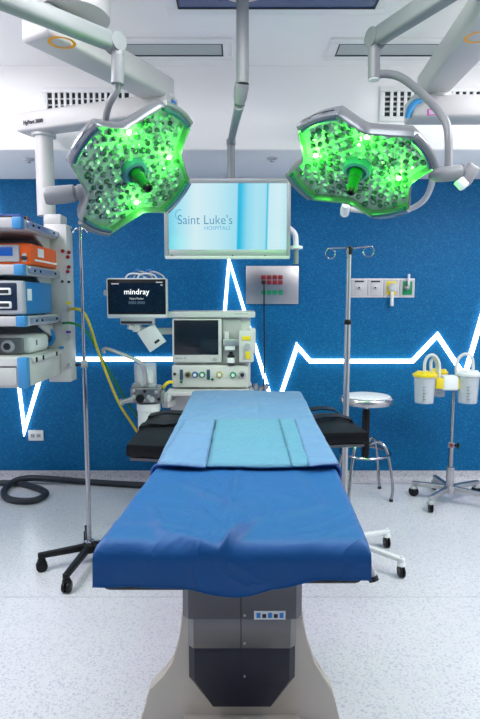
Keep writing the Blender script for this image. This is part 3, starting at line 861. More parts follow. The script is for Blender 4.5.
# right lamp
MR_, rR = lamp_frame((356.7, 170.7), 2.60, ((.715, -.6367, -.2888), (-.6952, -.604, -.3898), (.0738, .4795, -.8744))), .3231
tr = thing('surgical_lamp', (MR_.translation.x, MR_.translation.y, MR_.translation.z - .3), 'four-lobed surgical lamp glowing green with curved tube arm at upper right', 'surgical lamp', 'ceiling surgical lamps')
hotR = [(*local_of(MR_, rR, 366.5, 138), 1.0), (*local_of(MR_, rR, 315.5, 156), 1.0), (*local_of(MR_, rR, 398.5, 179), .8)]
lamp_head(tr, MR_, rR, hotR, 4.0)
jR = at(376, 38, 2.62); fR = at(440, 0, 2.28); fR = jR + (fR - jR) * 1.9; fR.z = jR.z
lamp_arm(tr, jR, fR, .064, .074)
c0, c1 = at(374, 50, 2.62), at(374, 79, 2.62)
MB().cyl(c0, c1, .027, n=18).cyl(c0 + Vector((0, 0, .03)), c0, .022, .027, n=18).build('swivel_collar', m_joint, tr)
MB().cyl(c1, c1 - Vector((0, 0, .006)), .024, n=18).build('collar_end', m_label, tr)
jn = plane_at(MR_, 429, 176, -.03)
yj = jn.y
je = at(462, 172, yj)
MB().tube([at(376, 74.5, 2.62), at(388, 74, 2.62), at(402, 78, 2.61), at(420, 92, 2.60), at(436, 108, 2.58), at(446, 123, yj + .02), at(448.5, 140, yj), at(448.5, 170, yj)], .0175, 12).build('drop_tube', m_joint, tr)
MB().lathe(jn, je - jn, [(.012, 0), (.030, .03), (.033, .06), (.033, .13), (.030, .14), (.034, .145), (.034, (je - jn).length)], 22).build('yoke_joint', m_joint, tr)
e0, e1_ = at(474, 166, yj), at(462, 184, yj)
MB().beam(e0, e1_, .05, .06, .012).build('end_cap', m_joint, tr)
MB().beam(at(465, 180, yj - .005), at(458, 187, yj - .005), .045, .05, .01).build('end_light', m_label, tr)
yk = yj + .06
pa_ = lambda x, y, o: plane_at(MR_, x, y, o)
MB().tube([at(433, 172, yj), pa_(431, 186, -.07), pa_(424, 200, -.10), pa_(410, 209, -.13), pa_(390, 212, -.14), pa_(365, 211, -.13), pa_(349, 209, -.12)], .014, 12).build('yoke', m_pgrey, tr)
MB().lathe(pa_(344.5, 214, -.12), pa_(348, 190, -.10) - pa_(344.5, 214, -.12), [(.016, 0), (.024, .006), (.026, .05), (.020, .10)], 18).build('yoke_end', m_label, tr)
nR = MR_.to_3x3() @ Vector((0, 0, 1))
MB().cyl(MR_.translation - nR * .16, MR_.translation - nR * .08, .06, .08, n=24).build('rear_hub', m_joint, tr)

# ------------------------------------------------------------------ operating table
ZT = .905                                # top of the draped table
BN, BF = onz(232, 545, ZT), onz(247, 392, ZT)
YN, YF = BN.y, BF.y
HW = .312                                # nominal half width
YMID = onz(247, 465, ZT).y
def _pw(y, a, b, c):
    if y < YMID: return a + (b - a) * (y - YN) / (YMID - YN)
    return b + (c - b) * (y - YMID) / (YF - YMID)
def cxb(y): return _pw(y, -.018, .022, .041)
def wsc(y): return _pw(y, .313, .300, .322) / HW
t = thing('operating_table', (cxb(1.95), 1.95, 0), 'black padded operating table on a steel pedestal under blue drapes', 'operating table')
m_ped1 = mat('pedestal_grey', (.115, .115, .13), .42, .35, scale=8, var=.05)
m_ped2 = mat('pedestal_steel', (.20, .195, .195), .36, .7, scale=12, var=.05)
m_ped3 = mat('pedestal_dark', (.032, .033, .048), .45, .2, scale=8, var=.08)
m_basem = mat('base_steel', (.56, .51, .45), .38, .45, scale=10, var=.05)
def pad(x0, x1, y0, y1, z0, z1, nm='pad'):
    g = MB().box(x0, x1, y0, y1, z0, z1, .018, 3)
    for v in g.bm.verts: v.co.x = v.co.x * wsc(v.co.y) + cxb(v.co.y)
    return g.build(nm, m_vinyl, t)
zt = ZT - .012
pad(-.30, -.085, YN + .012, YN + .75, zt - .108, zt, 'leg_pad')
pad(.045, .298, YN + .012, YN + .75, zt - .092, zt, 'leg_pad')
pad(-.30, .298, YN + .76, YN + 1.15, zt - .085, zt, 'seat_pad')
pad(-.30, .298, YN + 1.16, YF - .32, zt - .085, zt, 'back_pad')
pad(-.28, .28, YF - .31, YF - .012, zt - .085, zt, 'head_pad')
g = MB()
for sx in (-1, 1):
    g.box(sx * .33 - .005, sx * .33 + .005, YN + .8, YF - .35, zt - .125, zt - .095, .002)
    for yy in (YN + .85, YN + 1.3, YF - .4):
        g.box(min(sx * .25, sx * .33), max(sx * .25, sx * .33), yy - .02, yy + .02, zt - .12, zt - .1)
for v in g.bm.verts: v.co.x = v.co.x * wsc(v.co.y) + cxb(v.co.y)
g.build('side_rail', m_steel, t)
MB().box(cxb(1.9) - .25, cxb(1.9) + .25, YN + .40, YF - .1, zt - .140, zt - .109, .006).build('top_frame', m_ped1, t)
# lever at the right edge of the leg section
MB().tube([at(362, 548, 1.52), at(367, 561, 1.50), at(373, 578, 1.48)], .013, 10).cyl(at(362, 548, 1.52), at(345, 545, 1.55), .01).build('leg_lever', m_steelm, t)
MB().cyl(at(372.3, 576, 1.482), at(374, 581, 1.478), .0145, n=12).build('lever_tip', m_rubber, t)
# pedestal column: telescoping covers with chamfered corners
PY = 1.74
def chamf(x0, x1, y0, y1, c): return [(x0 + c, y0), (x1 - c, y0), (x1, y0 + c), (x1, y1 - c), (x1 - c, y1), (x0 + c, y1), (x0, y1 - c), (x0, y0 + c)]
def pz(py, Y=PY): return at(242, py, Y).z
def pxx(px, py=640, Y=PY): return at(px, py, Y).x
covers = [('column_cover', 182.5, 302, 575, 619.5, m_ped1, 0, .02), ('column_cover', 187, 297, 619, 651, m_ped2, .012, .02), ('column_cover', 187.5, 296.5, 650, 681, m_ped3, .022, .02)]
for nm, xa, xb, ya, yb, mm, off, ch in covers:
    za, zb = pz(yb + 5 if yb > 660 else yb), (zt - .1 if ya == 575 else pz(ya))
    o = MB().prism([(x, y, za) for x, y in chamf(pxx(xa), pxx(xb), PY + off, PY + .42 - off, ch)], (0, 0, zb - za), .003).build(nm, mm, t)
    xc = pxx(241)
    MB().box(xc - .0015, xc + .0015, PY + off - .001, PY + off + .002, za + .004, zb - .004).build('seam', m_ink, o)
    for dz in ((.015, .11) if ya == 575 else (.02,)):
        MB().cyl((xc + .012, PY + off + .001, za + dz), (xc + .012, PY + off - .003, za + dz), .004, n=8).build('bolt', m_steelm, o)
# dark bellows funnel under the covers
za, zb = pz(714), pz(686)
f0 = [(x, y) for x, y in chamf(pxx(188), pxx(296), PY + .024, PY + .40, .02)]
g = MB()
xm = (pxx(188) + pxx(296)) / 2
top_ = [g.bm.verts.new((x, y, zb)) for x, y in f0]; bot_ = [g.bm.verts.new((xm + (x - xm) * .62, y + .01, max(za, .03))) for x, y in f0]
g._skin([bot_, top_]); g.build('column_funnel', m_ped3, t)
# sticker with icons
sa_, sb_ = at(254, 620.5, PY), at(285.5, 612, PY)
st = MB().box(sa_.x, sb_.x, PY - .0015, PY + .0005, sa_.z + .004, sb_.z + .004).build('warning_sticker', m_label, t)
for i in range(5):
    x = sa_.x + .008 + i * .019
    MB().box(x, x + .013, PY - .0022, PY - .001, sa_.z + .010, sb_.z - .002 - (.004 if i in (1, 3) else 0)).build('sticker_mark', (m_tagblue, m_ink, m_tagblue, m_ink, m_tagblue)[i], st)
# bell-shaped steel base
lft = [(181, 617), (179, 640), (174, 664), (165, 677), (150, 688), (146, 700), (143.5, 719), (140, 745)]
rgt = [(303.5, 617), (307, 640), (313, 664), (321, 677), (332, 688), (335, 700), (337.5, 719), (340, 745)]
YB_ = PY + .05
pl = [at(x, y, YB_) for x, y in lft]; pr_ = [at(x, y, YB_) for x, y in rgt]
pl[-1].z = .0; pr_[-1].z = .0
pl = [p for p in pl[:-1] if p.z > .012] + [pl[-1]]; pr_ = [p for p in pr_[:-1] if p.z > .012] + [pr_[-1]]
MB().prism(list(reversed(pl)) + pr_, (0, .05, 0), .006).build('base', m_basem, t)
MB().box(xm - .17, xm + .17, YB_ + .04, YB_ + .3, 0, pz(620), .01).build('base_body', m_basem, t)
MB().box(xm - .2, xm + .2, 1.2, 1.93, 0, .03, .01).build('base_plate', m_basem, t)
MB().lathe((xm, 1.62, .03), (0, 0, 1), [(.13, 0), (.13, .012), (.115, .018)], 28).build('brake_pedal_plate', m_ped1, t)
# arm boards
def armboard(sgn, quad, zt_, strap):
    zb_ = zt_ - .055
    q_ = [onz(x, y, zt_) for x, y in quad]
    ab = MB().prism([(p.x, p.y, zb_) for p in q_], (0, 0, .055), .012).build('arm_pad', m_vinyl, t)
    MB().prism([(p.x * .97 + sgn * .0, p.y, zb_ - .012) for p in q_], (0, 0, .011)).build('arm_board', m_ped1, ab)
    return ab, q_
ZA = .885
abL, qL = armboard(-1, [(126, 444), (212, 448), (214, 414), (150, 414)], ZA, 0)
abR, qR = armboard(1, [(285, 434), (368.5, 431.5), (340, 412), (282, 414)], ZA, 0)
# velcro straps folded across the arm pads
def strap(pp, r_, ab):
    MB().tube([onz(x, y, ZA + h) for x, y, h in pp], r_, 8).build('strap', m_rubber, ab)
g = MB()
def band(pp, wv, ab):
    """flat belt: list of (px, py, lift); wv = width vector on the floor plan"""
    g = MB(); up, lo_ = [], []
    c = [onz(x, y, ZA) + Vector((0, 0, h)) for x, y, h in pp]
    ra = [g.bm.verts.new(p) for p in c]; rb = [g.bm.verts.new(p + Vector(wv)) for p in c]
    ra2 = [g.bm.verts.new(p + Vector((0, 0, .006))) for p in c]; rb2 = [g.bm.verts.new(p + Vector(wv) + Vector((0, 0, .006))) for p in c]
    n = len(c)
    for i in range(n - 1):
        g.bm.faces.new((ra[i], ra[i+1], rb[i+1], rb[i])); g.bm.faces.new((ra2[i], rb2[i], rb2[i+1], ra2[i+1]))
        g.bm.faces.new((ra[i], ra2[i], ra2[i+1], ra[i+1])); g.bm.faces.new((rb[i], rb[i+1], rb2[i+1], rb2[i]))
    g.bm.faces.new((ra[0], rb[0], rb2[0], ra2[0])); g.bm.faces.new((ra[-1], ra2[-1], rb2[-1], rb[-1]))
    return g.build('strap', m_vinyl, ab)
band([(138, 430, -.02), (139, 429, .004), (150, 427, .009), (165, 427, .005), (180, 426, .010), (200, 427, .004)], (0, .08, 0), abL)
band([(147, 420, -.02), (148, 419, .006), (165, 417, .014), (182, 417, .010), (205, 417, .006)], (0, .08, 0), abL)
band([(290, 424, .004), (310, 424, .010), (325, 421, .014), (340, 420, .010), (352, 422.5, .006), (355, 424, -.02)], (0, .08, 0), abR)
band([(290, 415, .004), (308, 414.5, .012), (322, 413, .016), (335, 413, .010), (344, 415, -.02)], (0, .08, 0), abR)

# ------------------------------------------------------------------ drapes
def fold(s, half, rad):
    """arc-length s measured from centre -> (offset, drop) over an edge of radius rad"""
    sg = 1 if s >= 0 else -1; a_ = abs(s); flat = half - rad
    if a_ <= flat: return s, 0.0
    a_ -= flat; q_ = rad * math.pi / 2
    if a_ <= q_:
        th = a_ / rad
        return sg * (flat + rad * math.sin(th)), rad * (1 - math.cos(th))
    return sg * half, rad + (a_ - q_)
def smooth(e0, e1, x):
    x = max(0, min(1, (x - e0) / (e1 - e0))); return x * x * (3 - 2 * x)
def ridge(x, y, p, q_, w, h):
    p, q_ = Vector(p), Vector(q_); v = Vector((x, y)); d = q_ - p; L2 = d.length_squared
    tt = max(0, min(1, (v - p).dot(d) / L2))
    ds = (v - p - d * tt).length
    return h * math.exp(-(ds / w) ** 2) * math.sin(math.pi * min(max(tt, .04), .96)) ** .5

def top_px(px, py):
    p = onz(px, py, ZT); return (p.x, p.y)
RIDGES = [(top_px(172, 482), top_px(250, 512), .014, .007), (top_px(215, 560), top_px(250, 528), .012, .012), (top_px(235, 540), top_px(262, 515), .014, .007),
          (top_px(120, 520), top_px(205, 530), .016, .005), (top_px(185, 500), top_px(225, 528), .012, .005), (top_px(233, 470), top_px(230, 515), .012, .005),
          (top_px(290, 470), top_px(330, 520), .02, .004), (top_px(150, 505), top_px(175, 540), .012, .004), (top_px(262, 520), top_px(330, 505), .018, .004),
          (top_px(160, 530), top_px(235, 548), .014, .006), (top_px(255, 490), top_px(300, 500), .014, .004), (top_px(200, 475), top_px(215, 490), .012, .004)]
RIDGES2 = [(top_px(170, 441), top_px(330, 441), .010, .004), (top_px(247, 396), top_px(252, 417), .012, .006), (top_px(195, 402), top_px(245, 406), .012, .007), (top_px(250, 408), top_px(300, 402), .012, .006), (top_px(200, 411), top_px(290, 413), .010, .005), (top_px(220, 396), top_px(280, 398), .012, .005)]
def drape(name, y0, y1, hw, z, drop_side, drop_front, mats, label, wr, seed, hem=None, front=True, nx=110, ny=150, thick=.003):
    g = MB(); rad = .022; radf = .04
    W = hw + drop_side; grid = []
    ylen = y1 - y0 + (drop_front if front else 0)
    for j in range(ny + 1):
        v = j / ny * ylen; rowv = []
        for i in range(nx + 1):
            s = -W + 2 * W * i / nx
            x, dz1 = fold(s, hw, rad)
            if front:
                df = hem(s) if hem else drop_front
                a_ = (drop_front + (y1 - y0)) - v        # distance from far end
                sf = (y1 - y0) - (v - drop_front)
                # stretch front overhang to the local hem
                if v < drop_front:
                    vv = (drop_front - v) / drop_front * df
                    yy, dz2 = fold((y1 - y0) + vv, (y1 - y0), radf)
                else:
                    yy, dz2 = fold(sf, (y1 - y0), radf)
                y = y1 - yy
            else:
                y, dz2 = y0 + v, 0.0
            dz = max(dz1, dz2) if max(dz1, dz2) > rad else min(rad, math.hypot(dz1, dz2))
            if front and hem: dz = min(dz, hem(s) - .006 + .006 * min(1, v / .3))
            nz = noise.noise(Vector((x * 5 + seed, y * 4, seed))) * .004 * wr + noise.noise(Vector((x * 14 + seed, y * 9 + x * 6, seed * 2))) * .0018 * wr
            topw = 1 - smooth(.01, .06, dz)
            zz = z - dz + max(nz, -.004) * topw
            if name == 'table_sheet':
                for p_, q_, w_, h_ in RIDGES:
                    zz += 1.9 * ridge(x, y, p_, q_, w_, h_) * topw
            else:
                for p_, q_, w_, h_ in RIDGES2:
                    zz += ridge(x, y, p_, q_, w_, h_) * topw
            # sway of the hanging hem
            if dz2 > rad:
                k = (dz2 - rad)
                y -= .03 * k * (1 + noise.noise(Vector((x * 9, seed, 1.0)))) + .05 * k * noise.noise(Vector((x * 16, seed, 5.0)))
            if dz1 > rad:
                k = (dz1 - rad)
                x += math.copysign(.03 * k * (1 + noise.noise(Vector((y * 7, seed, 2.0)))), s)
            rowv.append(g.bm.verts.new((x * wsc(y) + cxb(y), y, zz)))
        grid.append(rowv)
    for j in range(ny):
        for i in range(nx):
            g.bm.faces.new((grid[j][i], grid[j][i+1], grid[j+1][i+1], grid[j+1][i]))
    return g, grid

m_sheet = mat('sheet_blue', (.002, .088, .30), .52, scale=260, var=.12, bump=.05, sheen=.05)
m_sheet2 = mat('sheet_lit_blue', (.11, .235, .45), .55, scale=260, var=.08, bump=.05, sheen=.1)  # paler than the table sheet; light on the drape put into its colour
m_sheet3 = mat('sheet_lit_aqua', (.09, .265, .41), .55, scale=260, var=.08, bump=.05, sheen=.1)  # teal cast of the light put into the colour of these folds
def crumple(m, scale, strength, dist):
    # fine cloth creases: a stretched noise chained in front of the weave bump
    nt = m.node_tree; b = nt.nodes['Principled BSDF']
    tc = nd(nt, 'ShaderNodeTexCoord'); n1 = nd(nt, 'ShaderNodeTexNoise'); n1.inputs['Scale'].default_value = scale
    n1.inputs['Detail'].default_value = 4; n1.inputs['Roughness'].default_value = .45; n1.inputs['Distortion'].default_value = 1.4
    nt.links.new(tc.outputs['Object'], n1.inputs['Vector'])
    a = nd(nt, 'ShaderNodeMath', operation='SUBTRACT'); a.inputs[1].default_value = .5; nt.links.new(n1.outputs['Fac'], a.inputs[0])
    c = nd(nt, 'ShaderNodeMath', operation='ABSOLUTE'); nt.links.new(a.outputs[0], c.inputs[0])
    p = nd(nt, 'ShaderNodeMath', operation='POWER'); p.inputs[1].default_value = .6; nt.links.new(c.outputs[0], p.inputs[0])
    bp = nd(nt, 'ShaderNodeBump'); bp.inputs['Strength'].default_value = strength; bp.inputs['Distance'].default_value = dist
    bp.invert = True
    nt.links.new(p.outputs[0], bp.inputs['Height'])
    old = b.inputs['Normal'].links[0].from_node
    nt.links.new(bp.outputs['Normal'], old.inputs['Normal'])
crumple(m_sheet, 3.2, .35, .03)
crumple(m_sheet2, 4.0, .35, .03)
crumple(m_sheet3, 4.5, .35, .03)
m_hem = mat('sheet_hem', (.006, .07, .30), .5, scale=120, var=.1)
def hemf(s):
    return .101 + .024 * math.exp(-((s - .0) / .085) ** 2) - .016 * smooth(.10, .2, s)
g, _ = drape('table_sheet', YN, YF - .5, HW, ZT, .11, .12, None, '', 1.5, 3.1, hem=hemf)
o = g.build('table_sheet', m_sheet, None, 60, thing=('smooth deep blue sheet draped over the foot end of the operating table', 'drape'))
md = o.modifiers.new('thickness', 'SOLIDIFY'); md.thickness = .003; md.offset = -1
YU = onz(250, 465, ZT + .01).y
tU = thing('folded_drape', (cxb(2.4), (YU + YF) / 2, ZT), 'pale blue folded drape over the head half of the operating table', 'drape')
g, gr = drape('folded_drape', YU, YF + .0, HW + .006, ZT + .008, .14, 0, None, '', 2.2, 8.4, front=False, nx=100, ny=110)
o = g.build('main_layer', m_sheet2, tU, 60)
md = o.modifiers.new('thickness', 'SOLIDIFY'); md.thickness = .004; md.offset = -1
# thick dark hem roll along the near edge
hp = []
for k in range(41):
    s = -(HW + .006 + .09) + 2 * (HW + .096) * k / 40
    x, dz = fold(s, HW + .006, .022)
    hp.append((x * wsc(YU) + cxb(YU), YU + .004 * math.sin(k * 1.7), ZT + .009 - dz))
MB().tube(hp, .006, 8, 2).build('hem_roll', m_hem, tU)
def flap(corners, lift, nm, m_, nx=14, ny=24, seed=0):
    """folded layer lying on the drape; corners are photo points near-left, near-right, far-right, far-left"""
    c = [onz(x, y, ZT + lift) for x, y in corners]
    g = MB(); gr = []
    for j in range(ny + 1):
        v = j / ny; row_ = []
        for i in range(nx + 1):
            u_ = i / nx
            p = (c[0].lerp(c[1], u_)).lerp(c[3].lerp(c[2], u_), v)
            ed = min(u_, 1 - u_, 1) * nx; edv = min(v, 1 - v) * ny
            h = lift + noise.noise(Vector((p.x * 6, p.y * 7, seed + 4))) * .003 + .004 * math.exp(-((v - .5) / .04) ** 2) + .007 * (1 - math.exp(-min(ed, edv) * 1.2)) + noise.noise(Vector((p.x * 13, p.y * 10, seed))) * .002
            row_.append(g.bm.verts.new((p.x, p.y, ZT + h)))
        gr.append(row_)
    for j in range(ny):
        for i in range(nx):
            g.bm.faces.new((gr[j][i], gr[j][i+1], gr[j+1][i+1], gr[j+1][i]))
    o_ = g.build(nm, m_, tU, 60)
    md = o_.modifiers.new('thickness', 'SOLIDIFY'); md.thickness = .005; md.offset = -1
    return o_
flap([(207, 466.5), (294, 466.5), (281, 419), (215, 419)], .013, 'centre_fold', m_sheet3, seed=1)
flap([(158, 464.5), (206, 466), (215.5, 419), (186, 419)], .019, 'side_fold', m_sheet2, seed=2)
flap([(292, 466), (318, 465), (296, 419), (279, 419)], .017, 'side_fold', m_sheet3, seed=3)
flap([(309, 466), (339, 463), (314, 419), (294, 419)], .023, 'side_fold', m_sheet2, seed=4)

# ------------------------------------------------------------------ anaesthesia machine
YA = 3.72
def mx(px, py=350, Y=YA): return at(px, py, Y).x
def mz(py, px=210, Y=YA): return at(px, py, Y).z
def bpx(g, xa, xb, ya, yb, y0, y1, bev=.004, Y=YA):
    return g.box(mx(xa, Y=Y), mx(xb, Y=Y), y0, y1, mz(yb, Y=Y), mz(ya, Y=Y), bev)
t = thing('anesthesia_machine', (mx(212), 3.98, 0), 'white anesthesia machine with dark screen standing behind the table head', 'anesthesia machine')
m_aw = mat('machine_white', (.66, .65, .65), .4, scale=5, var=.03)
m_ag = mat('machine_grey', (.44, .43, .44), .45, scale=5, var=.03)
bpx(MB(), 173, 250.5, 317, 391, YA + .03, YA + .45, .012).build('body', m_aw, t)
MB().box(mx(170), mx(253), YA - .02, YA + .50, .16, mz(391), .02).build('lower_cabinet', m_aw, t)
for i in range(3):
    z0 = .2 + i * .17
    dr = MB().box(mx(180), mx(243), YA - .028, YA - .015, z0, z0 + .155, .006).build('drawer', m_aw, t)
    MB().box(mx(200), mx(223), YA - .04, YA - .026, z0 + .12, z0 + .135, .004).build('drawer_handle', m_ag, dr)
for sx in (174, 249):
    for yy in (YA + .04, YA + .44):
        MB().cyl((mx(sx) - .012, yy, .055), (mx(sx) + .012, yy, .055), .055, n=18).box(mx(sx) - .02, mx(sx) + .02, yy - .02, yy + .02, .09, .165).build('caster', m_black, t)
bpx(MB(), 167, 255, 311.5, 317.5, YA - .02, YA + .46, .006).build('top_shelf', m_aw, t)
bpx(MB(), 234, 248, 313.2, 314, YA - .0215, YA - .019, 0).build('shelf_mark', m_ag, t)
bpx(MB(), 172.5, 222, 318.5, 362.5, YA - .015, YA + .035, .012).build('screen_bezel', m_aw, t)
bpx(MB(), 174.5, 218.5, 320, 354.5, YA - .019, YA - .012, .002).build('screen', m_screen_off, t)
for px in (177, 181, 185):
    bpx(MB(), px - 1.3, px + 1.3, 357, 358.6, YA - .018, YA - .013, .001).build('soft_key', m_ag, t)
p = Vector((mx(215), YA - .015, mz(358.5)))
MB().lathe(p, (0, -1, 0), [(.012, 0), (.012, .012), (.009, .015)], 16).build('dial', m_ag, t)
bpx(MB(), 222.5, 241, 319, 364, YA + .012, YA + .034, .004).build('recess_panel', m_ag, t)  # shading of the recess put into the panel's grey
bpx(MB(), 223, 239, 339, 346, YA - .03, YA + .02, .004).build('vaporizer_rail', m_steelm, t)
bpx(MB(), 224.5, 229, 331.5, 340, YA - .02, YA + .015, .006).build('connector_block', m_aw, t)
bpx(MB(), 225, 235, 346, 350, YA - .03, YA + .015, .003).build('bottle_holder', m_label, t)
zb = mz(364)
bt = MB().lathe((mx(231), YA - .03, zb), (0, 0, 1), [(.024, 0), (.025, .004), (.025, .055), (.012, .072), (.012, .085)], 18).build('sample_bottle', m_black, t)
MB().lathe((mx(231), YA - .03, zb + .012), (0, 0, 1), [(.0255, 0), (.0258, .001), (.0258, .034), (.0255, .035)], 18).build('bottle_label', m_label, bt)
vp = bpx(MB(), 239, 253.5, 330, 361.5, YA - .07, YA + .03, .012).build('vaporizer', m_aw, t)
bpx(MB(), 249, 255.5, 328, 352, YA - .05, YA + .03, .01).build('vaporizer_back', m_aw, vp)
bpx(MB(), 242, 250.5, 335.5, 339.5, YA - .074, YA - .068, .001).build('yellow_tag', m_yellow, vp)
bpx(MB(), 245.5, 250, 350.5, 358, YA - .074, YA - .068, .001).build('yellow_tag', m_yellow, vp)
bpx(MB(), 243, 245, 349, 358.5, YA - .074, YA - .068, .001).build('scale_window', m_ag, vp)
MB().lathe((mx(247), YA - .066, mz(345.5)), (0, -1, 0), [(.02, 0), (.02, .02), (.016, .024)], 18).build('vaporizer_dial', m_dgrey, vp)
cp = bpx(MB(), 172, 248.5, 365, 387, YA - .03, YA + .04, .012).build('control_panel', m_aw, t)
m_olive = mat('knob_olive', (.20, .19, .06), .4); m_kblue = mat('knob_blue', (.02, .12, .35), .4)
m_kgreen = mat('knob_green', (.02, .28, .14), .4); m_ky = mat('knob_yellow', (.45, .42, .10), .4)
for px, py, r_, mm, core in ((175, 373.3, .009, m_ink, None), (188, 374, .02, m_olive, m_ink), (195.2, 374, .02, m_kblue, m_label), (202.3, 374, .021, m_kgreen, m_label), (219.5, 374, .021, m_ky, m_label), (233, 374.3, .021, m_kgreen, m_label), (242.2, 374, .025, m_dgrey, m_ink), (181.5, 381, .009, m_kgreen, m_ink), (212.5, 378.5, .009, m_kgreen, m_ink)):
    p = (mx(px), YA - .03, mz(py))
    k = MB().lathe(p, (0, -1, 0), [(r_, 0), (r_, .014), (r_ * .8, .02)], 18).build('knob', mm, cp)
    if core: MB().lathe((p[0], YA - .05, p[2]), (0, -1, 0), [(r_ * .55, 0), (r_ * .5, .006)], 14).build('knob_cap', core, k)
for px in (181.6, 208.5):
    bpx(MB(), px - 1.6, px + 1.6, 369, 379, YA - .036, YA - .028, .001).build('flow_tube', mat('flow_glass', (.05, .09, .16), .15), cp)
bpx(MB(), 168, 254, 388.5, 392.5, YA - .14, YA + .04, .008).build('work_surface', m_aw, t)
for i in range(4):
    p = at(252 + i * 4.4, 388 - (i % 2) * 2, YA - .1)
    MB().lathe(p + Vector((0, 0, -.02)), (.3 * (i - 1.5), -.4, 1), [(.012, 0), (.016, .012), (.013, .024), (.016, .034)], 12).build('breathing_connector', m_steel, t)
MB().tube([at(163, 388, 3.66), at(166, 384, 3.66), at(170, 382, 3.68), at(175, 383, YA - .0)], .011, 8).build('yellow_hose', m_yellow, t)
# carrier arm for the patient monitor
MB().beam(at(173, 331, YA + .1), at(148, 331.5, YA + .06), .04, .045, .006).build('monitor_arm', m_aw, t)
# breathing system block
YR = 3.56
ab = thing('breathing_unit', at(147, 430, YR), 'grey metal breathing unit with clear canister beside the anesthesia machine', 'breathing unit')
def q(px, py, Y=YR): return at(px, py, Y)
a_, b_ = q(132, 402), q(161, 386)
MB().box(a_.x, b_.x, YR - .06, YR + .08, a_.z, b_.z, .014, 3).build('valve_block', mat('cast_metal', (.22, .22, .24), .35, .7, scale=30, var=.25), ab)
for i, (px, py, r_) in enumerate(((133.5, 391, .012), (145, 391, .010), (149, 397, .014), (156, 392, .012), (159, 399, .010), (134, 397, .014), (144.5, 400, .009))):
    p = q(px, py, YR - .058)
    MB().lathe(p, (0, -1, 0), [(r_, 0), (r_, .014), (r_ * .6, .018)], 12).build('fitting_cap', (m_steel, m_black, m_dgrey)[i % 3], ab)
for px, py, r_, h in ((136, 386, .026, .03), (142, 388, .02, .026), (152, 386, .028, .032), (158, 388, .022, .03), (147, 384, .018, .028)):
    p = q(px, py + 2, YR - .02)
    MB().lathe(p, (0, 0, 1), [(r_, 0), (r_, h * .6), (r_ * .8, h * .65), (r_ * .75, h)], 16).build('valve_dome', random.choice((m_steel, m_joint, m_dgrey)), ab)
MB().cyl(q(133, 399, YR - .05), q(122, 402, YR - .07), .019, .015, 14).cyl(q(123, 401.7, YR - .07), q(120.5, 402.4, YR - .07), .022, n=14).build('port', m_steel, ab)
MB().cyl(q(140, 398.5, YR - .055), q(140, 398.8, YR - .085), .028, .026, 18).build('pressure_gauge', m_black, ab)
MB().cyl(q(152, 399, YR - .055), q(152, 400, YR - .09), .018, .016, 18).build('pressure_gauge', m_dgrey, ab)
for i in range(3):
    a_, b_ = q(161 + i * 3.2, 403 - i), q(164 + i * 3.2, 391 + i * 2)
    MB().box(a_.x, b_.x, YR - .03, YR + .06, a_.z, b_.z, .006).build('side_fitting', (m_joint, m_dgrey, m_aw)[i], ab)
cz0, cz1 = q(148, 434).z, q(148, 403).z
can = MB().lathe((q(148.5, 415).x, YR + .01, cz0), (0, 0, 1), [(.066, 0), (.07, .01), (.07, cz1 - cz0 - .05), (.076, cz1 - cz0 - .045), (.076, cz1 - cz0)], 26).build('absorber_canister', m_dwhite, ab)
MB().beam(q(165, 405, YR + .06), Vector((mx(176), YA + .05, q(165, 405).z)), .05, .04, .004).build('machine_bracket', m_aw, ab)
cz0, cz1 = q(144.5, 384, YR + .04).z, q(144.5, 363.5, YR + .04).z
m_clear = mat('clear_plastic', (.88, .91, .95), .12, alpha=.35, scale=40, var=.1)
bl = MB().lathe((q(144.5, 380).x, YR + .04, cz0), (0, 0, 1), [(.072, 0), (.072, cz1 - cz0), (.066, cz1 - cz0 + .004)], 26).build('bellows_dome', m_clear, ab)
MB().lathe((q(144.5, 380).x, YR + .04, cz0 + .004), (0, 0, 1), [(.05, 0), (.058, .01), (.05, .02), (.058, .03), (.05, .04), (.058, .05), (.05, .06), (.058, .07), (.05, .08), (.04, .085)], 22).build('bellows', m_dwhite, bl)
MB().tube([q(103.5, 353, 3.52), q(104, 349.5, 3.52), q(108, 349, 3.52), q(122, 354, 3.52), q(138, 361, 3.52), q(143.5, 367, 3.52), q(145.5, 376, 3.53), q(146, 387, 3.54)], .0125, 10).build('bag_arm', m_steel, ab)

# patient monitor
YP = 3.66
pm = thing('patient_monitor', at(137, 320, YP), 'black screened patient monitor on a swivel arm beside the anesthesia machine', 'monitor')
a_, b_ = at(107, 318.3, YP), at(166.6, 278, YP)
MB().box(a_.x, b_.x, YP, YP + .07, a_.z, b_.z, .012, 3).build('housing', m_dwhite, pm)
c_, d_ = at(108.3, 314.3, YP), at(165.4, 279.3, YP)
MB().box(c_.x, d_.x, YP - .004, YP + .004, c_.z, d_.z, .003).build('front_glass', m_black, pm)
c_, d_ = at(110.5, 312.5, YP), at(163.5, 283, YP)
m_pm = mat('monitor_screen', (.005, .01, .02), .15, emit=(.003, .010, .022), estr=.5)
MB().box(c_.x, d_.x, YP - .0055, YP - .003, c_.z, d_.z).build('screen', m_pm, pm)
m_txt = mat('screen_text_white', (.8, .8, .8), .5, emit=(1, 1, 1), estr=.85)
m_txt2 = mat('screen_text_dim', (.4, .4, .4), .5, emit=(.6, .65, .7), estr=.5)
text('screen_lettering', 'mindray', .05, at(136.8, 292.5, YP - .007), m_txt, pm, width=.163, bold=.0002)
text('screen_lettering', 'Patient Monitor', .02, at(136.7, 298.5, YP - .007), m_txt2, pm, width=.09)
